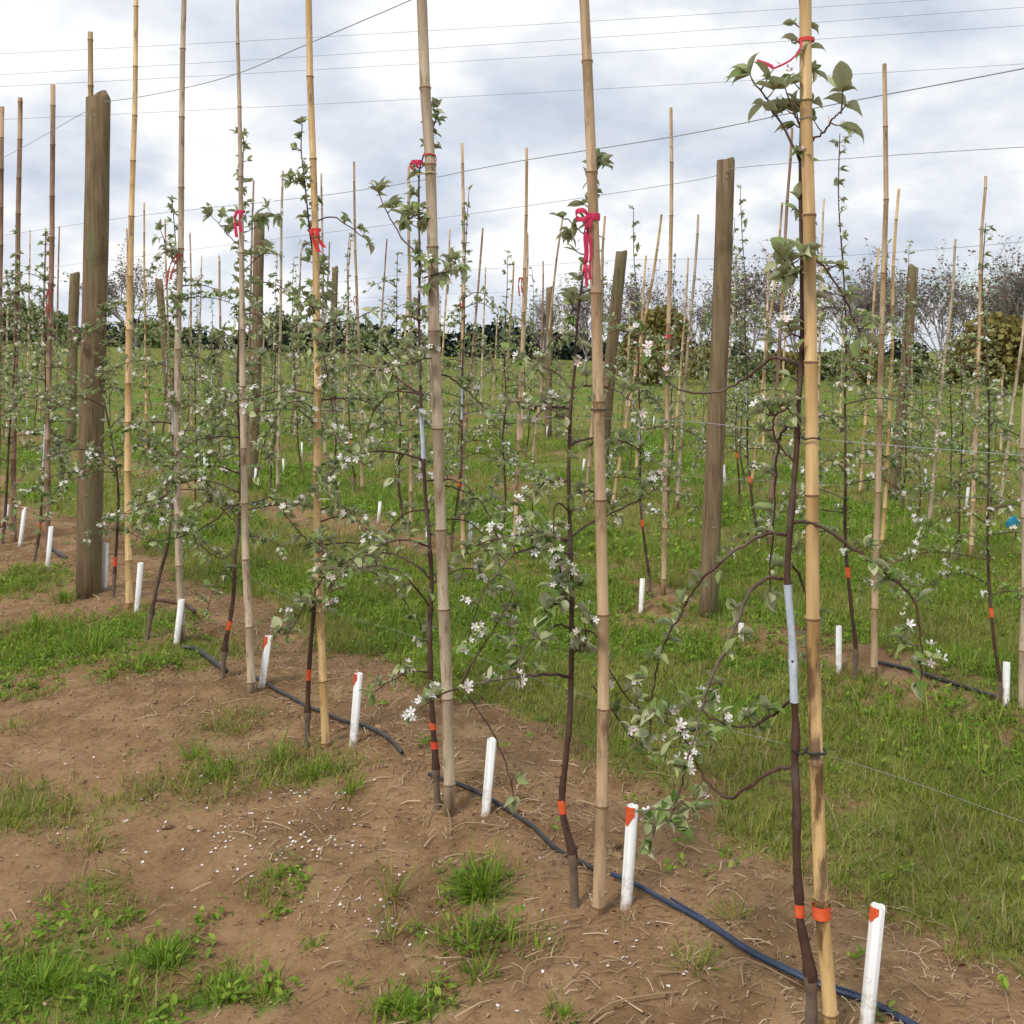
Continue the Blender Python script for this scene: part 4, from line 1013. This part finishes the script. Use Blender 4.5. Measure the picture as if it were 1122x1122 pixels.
rw(2.12, [(120, 440), (300, 447), (480, 452), (640, 458), (769, 463), (883, 479), (950, 486), (1040, 493), (1130, 500), (1250, 512)], .0009, 'thin lower wire clipped to the nearest cane', grp=GW)
rw(2.08, [(130, 555), (254, 619), (317, 655), (480, 705), (640, 762), (800, 800), (948, 840), (1114, 898), (1250, 950)], .0005, 'hair thin lowest wire of the front row', grp=GW)
rw(4.85, [(280, 470), (500, 500), (727, 520), (860, 528), (957, 535), (1130, 550)], .0009, 'lower wire of the second row behind the nearest tree', grp=GW)
# power lines far overhead
for k, (y0, y1, lb) in enumerate([(59, -7, 'topmost'), (82, 8, 'second highest'), (95, 28, 'third highest'), (131, 70, 'lowest')]):
    a = P(0, y0, 32); b_ = P(1122, y1, 30); t = (b_-a)
    pts = [a+t*s+Vector((0, 0, .25*((s-.5)**2-.25))) for s in np.linspace(-1.6, 2.6, 40)]
    wire(pts, .0055, lb+' of the four power lines crossing the sky', 'power line', 'power_line', 'cable', 'power lines crossing the sky')
# irrigation tubing
def tube_on_ground(pl, r, label, mt, lift=.006, name='drip_tube', grp=None):
    pts = []
    for (px, py) in pl:
        g = ghit(px, py); pts.append(g)
    sp = smooth_pts(pts, 8); sp = [Vector((p.x, p.y, float(G(p.x, p.y, False))+lift+r*.9)) for p in sp]
    b = MB(); b.tube(sp, r, 10); return tag(link(name, b.mesh(name, M[mt])), label, 'drip tube', grp), sp
tube_on_ground([(1060, 1165), (985, 1121), (940, 1099), (880, 1077), (830, 1053), (780, 1020), (735, 995), (700, 975), (670, 962)], .0068, 'black drip tube with bluish tinge between nearest tree and pipes', 'bluehose')
tube_on_ground([(1056, 1160), (981, 1116), (936, 1094), (876, 1072), (826, 1048), (776, 1015), (735, 990)], .0035, 'thin blue line lying along the near drip tube', 'bluehose', .012)
tube_on_ground([(660, 960), (640, 951), (606, 932), (580, 907), (545, 884), (500, 862), (470, 852)], .0075, 'black drip tube between the second and third trees', 'hose')
tube_on_ground([(440, 828), (425, 812), (400, 799), (360, 786), (330, 774), (300, 757), (280, 745)], .008, 'black drip tube between the fourth and third trees', 'hose')
tube_on_ground([(248, 742), (232, 730), (215, 718), (200, 715)], .012, 'short black tube end sticking out of the bank', 'hose', .02)
tube_on_ground([(960, 728), (990, 735), (1020, 744), (1060, 757), (1100, 770)], .010, 'black drip tube along the second row at the right', 'hose')
tube_on_ground([(52, 605), (60, 606), (72, 614)], .014, 'bit of black tube left of the thick post', 'hose')
tube_on_ground([(170, 668), (190, 671), (205, 675), (213, 682)], .012, 'dark fallen stick across the base of the sixth tree', 'bark', .05, 'fallen_stick')
# clips and ties
def ring(c, r, th, mt, label, name, cat, tail=None, grp=None):
    e = tag(empty(name, c), label, cat, grp)
    b = MB(); n = 18
    pts = [c+Vector((math.cos(a)*r, math.sin(a)*r, .002*math.sin(a*3))) for a in np.linspace(0, 6.283, n)]
    b.tube(pts, th, 6, cap=False); part('loop', b.mesh('loop', M[mt]), e)
    if tail:
        b = MB(); b.tube(smooth_pts([c+Vector(t) for t in tail], 4), th*.8, 6); part('tail', b.mesh('tail', M[mt]), e)
    return e
tpA = FC[0][1]
ring(at_y(tpA, 823, FC[0][3]), .022, .003, 'black', 'black tie holding the nearest trunk to its cane, low down', 'tree_tie', 'tie', [(-.02, 0, 0), (-.035, -.008, -.004), (-.05, .01, -.002)])
ring(at_y(tpA, 480, FC[0][3]), .0205, .0018, 'black', 'dark clip on the nearest cane where the lower wire passes', 'tree_tie', 'tie', [(-.02, 0, 0), (-.035, .01, .003)])
ring(at_y(tpA, 130, FC[0][3]), .019, .0012, 'wire', 'wire clip on the nearest cane at the thick sky wire', 'wire_clip', 'clip')
ring(at_y(FC[1][1], 449, FC[1][3]), .0195, .0016, 'black', 'dark clip round the tall tan cane in mid height', 'wire_clip', 'clip', [(.018, 0, 0), (.03, -.008, .002), (.038, -.004, .002)])
ring(at_y(FC[2][1], 190, FC[2][3]), .0205, .003, 'twine', 'twist of wire round the thick pale cane', 'wire_clip', 'clip', [(-.02, 0, 0), (-.05, 0, -.004)])
ring(at_y(FC[2][1], 170, FC[2][3]), .0212, .0024, 'redtie', 'thin red tie looped round the thick pale cane', 'ribbon_tie', 'tie', [(.019, 0, 0), (.024, -.005, -.01), (.022, -.005, -.024)])
# ribbons
def strip(pts, w, sides_dir):
    b = MB(); V = []; Fq = []
    for i_, p in enumerate(pts):
        a = i_*.45; dv = Vector((math.cos(a)*sides_dir[0], .25*math.sin(a*1.3), sides_dir[1])).normalized()*w*.5
        V += [p-dv, p+dv*.4+Vector((0, -.003, 0)), p+dv]
    for i_ in range(len(pts)-1):
        a = i_*3; Fq += [(a, a+1, a+4, a+3), (a+1, a+2, a+5, a+4)]
    b.add(V, Fq); return b
c = at_y(FC[1][1], 238, FC[1][3])
e = tag(empty('pink_ribbon', c), 'bright pink ribbon bow with long hanging tails on the tall tan cane', 'ribbon', 'pink and red ribbons tied to canes')
b = MB(); b.tube([c+Vector((0, 0, -.009)), c, c+Vector((0, 0, .010))], [.0180, .0188, .0180], 14, cap=False); part('wrap', b.mesh('wrap', M['ribbon']), e)
bl = MB()
for (pts, w) in (([(-.015, -.02, 0), (-.03, -.035, .014), (-.048, -.03, .012), (-.052, -.028, -.002), (-.042, -.025, -.009), (-.028, -.03, -.008), (-.014, -.024, -.004)], .015),):
    s = strip(smooth_pts([c+Vector(p) for p in pts], 3), w, (0.2, 1)); part('bow_loop', s.mesh('bow_loop', M['ribbon']), e)
for k, x in enumerate((-.022, -.012, -.027)):
    pts = [c+Vector((x*.7, -.022, -.005)), c+Vector((x, -.026, -.05)), c+Vector((x+.003, -.022, -.10)), c+Vector((x-.002, -.026, -.15)), c+Vector((x+.002, -.022, -.195+.02*k))]
    s = strip(smooth_pts(pts, 4), .0085, (1, .1)); part('tail', s.mesh('tail', M['ribbon']), e)
c = at_y(tpA, 44, FC[0][3])
e = tag(empty('pink_ribbon', c), 'pink ribbon tied high on the nearest cane, blown out to the left', 'ribbon', 'pink and red ribbons tied to canes')
b = MB(); b.tube([c+Vector((0, 0, -.004)), c, c+Vector((0, 0, .004))], .0185, 14, cap=False); part('wrap', b.mesh('wrap', M['redtie']), e)
b = MB(); b.tube(smooth_pts([*[P(a, b, FC[0][3]-.02-c) for a, b, c in ((878, 44, 0), (876, 55, .01), (866, 66, .02), (850, 74, .03), (846, 74, .03))]], 4), .0022, 6); part('string', b.mesh('string', M['ribbon']), e)
s = strip(smooth_pts([*[P(a, b, FC[0][3]-.05) for a, b in ((847, 74), (842, 71), (836, 69), (829, 67))]], 3), .010, (.2, 1)); part('tail', s.mesh('tail', M['ribbon']), e)
def small_ribbon(px, py, d, L, mt, label, w=.02, dx=0):
    c = P(px, py, d); e = tag(empty('ribbon', c), label, 'ribbon', 'pink and red ribbons tied to canes')
    b = MB(); b.tube([c+Vector((0, 0, -.006)), c+Vector((0, 0, .006))], .0205, 12, cap=False); part('wrap', b.mesh('wrap', M[mt]), e)
    for k in range(2):
        b = None; pts = [c+Vector((-.012+.02*k, -.028, 0)), c+Vector((-.02+.022*k+dx*.5, -.03, -L*.4)), c+Vector((-.012+.02*k+dx, -.028, -L*(1-.2*k)))]
        s = strip(smooth_pts(pts, 4), w, (1, .1)); part('tail', s.mesh('tail', M[mt]), e)
small_ribbon(264, 232, FC[4][3]-.01, .12, 'ribbon', 'pink ribbon bundle tied high on the knobbly cane', .015)
small_ribbon(346, 252, FC[3][3]-.01, .09, 'redtie', 'red ribbon tied on the golden cane by the fourth tree', .018, .03)
small_ribbon(197, 280, FC[5][3], .16, 'dulltie', 'thin red ribbon on the pale pinkish cane', .012, -.05)
small_ribbon(56, 318, FC[8][3], .20, 'dulltie', 'dull red ribbon on the mottled cane left of the thick post', .014)
small_ribbon(457, 178, FC[2][3]+.02, .03, 'ribbon', 'small pink ribbon knot behind the thick pale cane', .009)
small_ribbon(507, 325, ghit(507, 607).y, .10, 'dulltie', 'orange red ribbon wrapped on a cane right of the thick pale one', .012)
small_ribbon(571, 305, ghit(563, 610).y, .14, 'dulltie', 'red ribbon on the dark second row cane in the middle', .012)
small_ribbon(390, 325, ghit(397, 540).y, .1, 'dulltie', 'tiny red ribbon right of the fourth cane', .012)
small_ribbon(732, 368, ghit(727, 652).y, .02, 'redtie', 'thin red tie on the tall cane left of the leaning post', .02)
c = P(1110, 570, 5.0)
e = tag(empty('blue_ribbon', c), 'turquoise blue ribbon knotted on the tree at the right edge', 'ribbon')
for pts in ([(-.02, 0, -.02), (-.005, -.02, .012), (.01, -.02, .0), (.0, -.02, -.025)], [(0, -.02, 0), (-.025, -.02, -.008), (-.04, -.015, -.02)], [(-.03, -.01, -.005), (.0, -.02, .005), (.022, -.01, -.012)]):
    s = strip(smooth_pts([c+Vector(p) for p in pts], 4), .03, (.3, 1)); part('loop', s.mesh('loop', M['bluetie']), e)

# ------------------------------------------------------------------ background trees
def blob_cards(centers, n, size, squash=1.0, rnd=RS):
    """leaf clumps spread through a crown's volume"""
    Ps = []
    for (c, rx, rz) in centers:
        m = int(n*rx*rz); d = rnd.randn(m, 3); d /= np.linalg.norm(d, axis=1, keepdims=True)
        r = rnd.rand(m, 1)**.45
        Ps.append(np.array(c)+d*r*np.array([rx, rx, rz]))
    p = np.concatenate(Ps); m = len(p)
    D = rnd.randn(m, 3); X, Y, Z = frames(D, twist=rnd.rand(m)*6)
    return stamp(QUAD_V, QUAD_F, p, X, Y, Z, np.stack([size*(.5+rnd.rand(m))]*3, 1))
def budding_tree(seed, H):
    r = random.Random(seed); b = MB(); tips = []
    trunkb = MB()
    def br(p, d, L, rad, lev):
        n = 3; pts = [p]; q = p
        for _ in range(n):
            d = (d+Vector((r.gauss(0, .12), r.gauss(0, .12), r.gauss(.06, .08)))).normalized(); q = q+d*L/n; pts.append(q)
        (trunkb if lev < 1 else b).tube(pts, lerp_list(rad, rad*.6, len(pts)), 6 if lev < 2 else 3, cap=False)
        if lev >= 4:
            tips.append(q); tips.append(pts[2]); tips.append(pts[1]); return
        k = {0: 7, 1: 5, 2: 4, 3: 4}[lev]
        for j in range(k):
            t = pts[r.randint(1 if lev else 2, n)]
            a = r.random()*6.283; sp = r.uniform(.35, .8) if lev else r.uniform(.3, .75)
            u = d.orthogonal().normalized(); w = d.cross(u)
            nd_ = (d*math.cos(sp)+(u*math.cos(a)+w*math.sin(a))*math.sin(sp)+Vector((0, 0, .18))).normalized()
            br(t, nd_, L*r.uniform(.6, .85) if lev else H*.36, rad*.5, lev+1)
    br(Vector((0, 0, -.1)), Vector((r.gauss(0, .04), 0, 1)), H*.28, H*.017, 0)
    e = empty('budding_tree', (0, 0, 0))
    link('trunk', trunkb.mesh('trunk', M['greybark']), e)
    link('branches', b.mesh('branches', M['greybark']), e)
    tp = np.array([(t.x, t.y, t.z) for t in tips]); 
    for nm, mt, frac, sz in (('buds', 'bud', .42, .085), ('leaflets', 'budgreen', .28, .075)):
        k = RS.rand(len(tp)) < frac; p = np.repeat(tp[k], 3, 0)+RS.randn(k.sum()*3, 3)*.08
        m = len(p); X, Y, Z = frames(RS.randn(m, 3)); v, ps = stamp(QUAD_V, QUAD_F, p, X, Y, Z, sz*(.5+RS.rand(m)))
        link(nm, mesh_np(nm, v, ps, M[mt]), e)
    return e
bv = [budding_tree(s, 6.0) for s in (3, 8, 15)]
BT = [(640, 60, .80, 'leftmost pale twiggy budding tree behind the tall tan cane'), (715, 66, .95, 'budding tree with reddish buds behind the golden bush'), (762, 60, .80, 'budding tree just left of the leaning brown post'),
      (822, 55, .93, 'bare vase shaped budding tree right of the leaning brown post'), (873, 64, .95, 'budding tree behind the nearest cane'), (926, 56, 1.0, 'tall budding tree left of the far leaning post'),
      (965, 70, 1.02, 'budding tree behind the paired canes'), (1030, 62, 1.08, 'budding tree right of the far leaning post'), (1078, 60, 1.1, 'tall budding tree behind the rounded golden tree'), (1122, 55, 1.0, 'budding tree cut by the right edge'), (1180, 58, 1.05, 'budding tree just outside the right edge'),
      (148, 92, 1.25, 'bare budding tree seen just right of the thick near post'), (598, 75, .7, 'small twiggy tree standing left of the budding trees')]
for k, (px, d, s, lb) in enumerate(BT):
    src = bv[k % 3]; o = src if k < 3 else copy_thing(src)
    x = (px-CX)/F*d; o.location = (x, d, gz(x, d)); o.scale = (s*1.08, s*1.08, s*1.0); o.rotation_euler = (0, 0, k*1.9)
    tag(o, lb, 'tree', 'budding trees beyond the orchard')
def crown_tree(name, px, d, topy, w, mt, label, grp, nb=7, card=.22, dens=170):
    x = (px-CX)/F*d; z0 = gz(x, d); H = CAMZ-(topy-HY)/F*d-z0
    e = tag(empty(name, (x, d, z0)), label, 'tree' if 'tree' in name else 'bush', grp)
    b = MB(); b.tube([(0, 0, -.1), (.05, 0, H*.35), (0, 0, H*.7)], [H*.03, H*.022, H*.01], 7)
    for k in range(5):
        a = k*1.3; b.tube([(0, 0, H*(.2+.08*k)), (math.cos(a)*w*.25, math.sin(a)*w*.25, H*(.4+.08*k))], [H*.014, H*.005], 5)
    link('trunk', b.mesh('trunk', M['barkgrey']), e)
    cs = []; r = random.Random(int(px)+3)
    for k in range(nb):
        a = r.random()*6.28; rr = r.random()**.5*w*.36; zz = H*r.uniform(.22, .80)
        sx = w*r.uniform(.16, .28)*(1.15-.5*zz/H); cs.append(((math.cos(a)*rr*(1.2-zz/H), math.sin(a)*rr*(1.2-zz/H), zz), sx, sx*.8))
    cs.append(((0, 0, H*.5), w*.36, H*.42))
    v, ps = blob_cards(cs, dens, card); link('crown', mesh_np('crown', v, ps, M[mt]), e)
crown_tree('golden_tree', 722, 46, 328, 4.2, 'gold', 'olive golden dense tree behind the leaning grey post', 'leafy trees beyond the orchard', 9, .15, 700)
crown_tree('golden_tree', 1100, 42, 342, 5.0, 'gold', 'rounded golden green tree at the right edge', 'leafy trees beyond the orchard', 9, .14, 700)
crown_tree('golden_tree', 690, 58, 372, 3.0, 'gold', 'low golden bush beside the leaning grey post', 'leafy trees beyond the orchard', 6, .15, 600)
crown_tree('leafy_tree', 402, 128, 352, 7, 'mid', 'small rounded green tree rising above the dark wood, middle left', 'leafy trees beyond the orchard', 8, .35, 90)
crown_tree('leafy_tree', 304, 128, 328, 6, 'mid', 'tallest rounded green tree above the dark wood', 'leafy trees beyond the orchard', 8, .35, 90)
crown_tree('leafy_tree', 18, 120, 322, 9, 'mid', 'light green tree at the left edge above the wood', 'leafy trees beyond the orchard', 9, .35, 80)
crown_tree('leafy_tree', 60, 125, 335, 8, 'mid', 'green tree left of the thick post above the wood', 'leafy trees beyond the orchard', 8, .35, 80)
crown_tree('leafy_tree', 170, 118, 345, 8, 'mid', 'green tree right of the thick post above the wood', 'leafy trees beyond the orchard', 8, .35, 80)
HB = [(815, 'first'), (858, 'second'), (905, 'third'), (948, 'fourth'), (1000, 'fifth'), (1045, 'sixth'), (1130, 'seventh'), (775, 'leftmost')]
for k, (px, w) in enumerate(HB):
    crown_tree('hedge_bush', px, 50+3*(k % 3), 392-(k % 4)*5, 3.4, ['mid', 'gold'][k % 2], '%s dull %s bush in the hedge under the budding trees%s' % (w, ['green', 'olive'][k % 2], ', counted from the left' if w != 'leftmost' else ''), 'hedge bushes', 6, .13, 420)
# dark evergreen wood, one mass
cs = []
for k in range(230):
    d = RS.uniform(122, 160); px = RS.uniform(-160, 700) if k < 190 else RS.uniform(700, 1300); x = (px-CX)/F*d
    topy = 360+6*math.sin(px*.03)+RS.uniform(-5, 8)+(8 if px > 560 else 0)+(12 if px > 700 else 0)
    z0 = gz(x, d); zt = CAMZ-(topy-HY)/F*d; H = zt-z0; w = RS.uniform(1.8, 2.8)
    for j in range(4): cs.append(((x+RS.uniform(-.5, .5), d, z0+H*(.2+.2*j)), w*(1.1-.17*j), H*.22))
v, ps = blob_cards(cs, 60, .42)
tag(link('evergreen_wood', mesh_np('evergreen_wood', v, ps, M['pine'])), 'dark evergreen wood closing the field on the left', 'wood', kind='stuff')
# distant hills
def hill(px0, px1, d, pts, mt, label):
    xs_ = np.linspace(px0, px1, 60); V = []; Fq = []
    for i_, px in enumerate(xs_):
        ty = np.interp(px, [p[0] for p in pts], [p[1] for p in pts])+1.2*math.sin(px*.11)+.7*math.sin(px*.31)
        x = (px-CX)/F*d; zt = CAMZ-(ty-HY)/F*d
        V += [(x, d, -4), (x, d+60, zt*.8), (x*1.1, d+160, zt), (x*1.3, d+500, -4)]
    for i_ in range(len(xs_)-1):
        a = i_*4; Fq += [(a, a+4, a+5, a+1), (a+1, a+5, a+6, a+2), (a+2, a+6, a+7, a+3)]
    b = MB(); b.add(V, Fq); tag(link('hills', b.mesh('hills', M[mt])), kind='structure')
hill(-400, 1500, 900, [(-400, 384), (300, 382), (650, 384), (800, 388), (850, 391), (960, 396), (1500, 392)], 'hill', '')

# ------------------------------------------------------------------ sky, sun, camera
w = bpy.data.worlds.new("World"); sc.world = w; w.use_nodes = True; nt = w.node_tree; nt.nodes.clear()
SUN_EL, SUN_AZ = 52, -35   # azimuth measured from the view direction (+y) towards +x ; negative = left
sky = nd(nt, 'ShaderNodeTexSky', sky_type='NISHITA'); sky.sun_disc = False
sky.sun_elevation = math.radians(SUN_EL); sky.sun_rotation = math.radians(180+35)
tc = nt.nodes.new('ShaderNodeTexCoord'); sep = nd(nt, 'ShaderNodeSeparateXYZ'); nt.links.new(tc.outputs['Generated'], sep.inputs[0])
zz = nd(nt, 'ShaderNodeMath', operation='MAXIMUM'); nt.links.new(sep.outputs[2], zz.inputs[0]); zz.inputs[1].default_value = 0
za = nd(nt, 'ShaderNodeMath', operation='ADD'); nt.links.new(zz.outputs[0], za.inputs[0]); za.inputs[1].default_value = .38
cmb = nd(nt, 'ShaderNodeCombineXYZ')
for k, ax in ((0, 0), (1, 1)):
    dv = nd(nt, 'ShaderNodeMath', operation='DIVIDE'); nt.links.new(sep.outputs[ax], dv.inputs[0]); nt.links.new(za.outputs[0], dv.inputs[1]); nt.links.new(dv.outputs[0], cmb.inputs[k])
def wn(scale, det, rough, off, dist=0):
    mp = nd(nt, 'ShaderNodeMapping'); mp.inputs['Location'].default_value = off; nt.links.new(cmb.outputs[0], mp.inputs[0])
    n = nd(nt, 'ShaderNodeTexNoise'); n.inputs['Scale'].default_value = scale; n.inputs['Detail'].default_value = det; n.inputs['Roughness'].default_value = rough; n.inputs['Distortion'].default_value = dist
    nt.links.new(mp.outputs[0], n.inputs['Vector']); return n.outputs[0]
n1 = wn(3.1, 8, .52, (3.6, 2.3, 0), .1); n2 = wn(1.4, 6, .5, (8.0, 4.2, 0)); n3 = wn(5.5, 8, .6, (1, 9, 0), .2)
shade = ramp(nt, n1, [(.34, (.45, .51, .60)), (.44, (.55, .60, .68)), (.52, (.69, .72, .76)), (.59, (.86, .86, .87))]).outputs[0]
shade = mixc(nt, ramp(nt, n3, [(.42, 0), (.68, .5)]).outputs[0], shade, (.72, .73, .77))
skys = nd(nt, 'ShaderNodeVectorMath', operation='SCALE'); nt.links.new(sky.outputs[0], skys.inputs[0]); skys.inputs['Scale'].default_value = .11
cov = ramp(nt, n2, [(.30, 0), (.40, 1)]).outputs[0]
cc = mixc(nt, cov, skys.outputs[0], shade)
bg = nd(nt, 'ShaderNodeBackground'); nt.links.new(cc, bg.inputs[0]); bg.inputs[1].default_value = 1.0
wo = nt.nodes.new('ShaderNodeOutputWorld'); nt.links.new(bg.outputs[0], wo.inputs[0])

sl = bpy.data.lights.new('sun', 'SUN'); sl.energy = 2.0; sl.angle = math.radians(10); sl.color = (1, .95, .87)
so = bpy.data.objects.new('sun', sl); col.objects.link(so)
# light comes from behind the camera's left shoulder
az = math.radians(180+35); el = math.radians(SUN_EL)
dirv = Vector((math.sin(az)*math.cos(el), math.cos(az)*math.cos(el), math.sin(el)))
so.rotation_euler = dirv.to_track_quat('Z', 'Y').to_euler()
cam = bpy.data.cameras.new('camera'); co = bpy.data.objects.new('camera', cam); col.objects.link(co)
cam.sensor_width = 36; cam.sensor_fit = 'HORIZONTAL'; cam.lens = 36*F/1122; cam.shift_y = -(561-HY)/1122
cam.clip_end = 20000; cam.clip_start = .05
co.location = (0, 0, CAMZ); co.rotation_euler = (math.radians(90), 0, 0)
sc.camera = co
sc.render.resolution_x = 1024; sc.render.resolution_y = 1024
sc.view_settings.view_transform = 'Standard'; sc.view_settings.look = 'None'; sc.view_settings.exposure = .35; sc.view_settings.gamma = 1
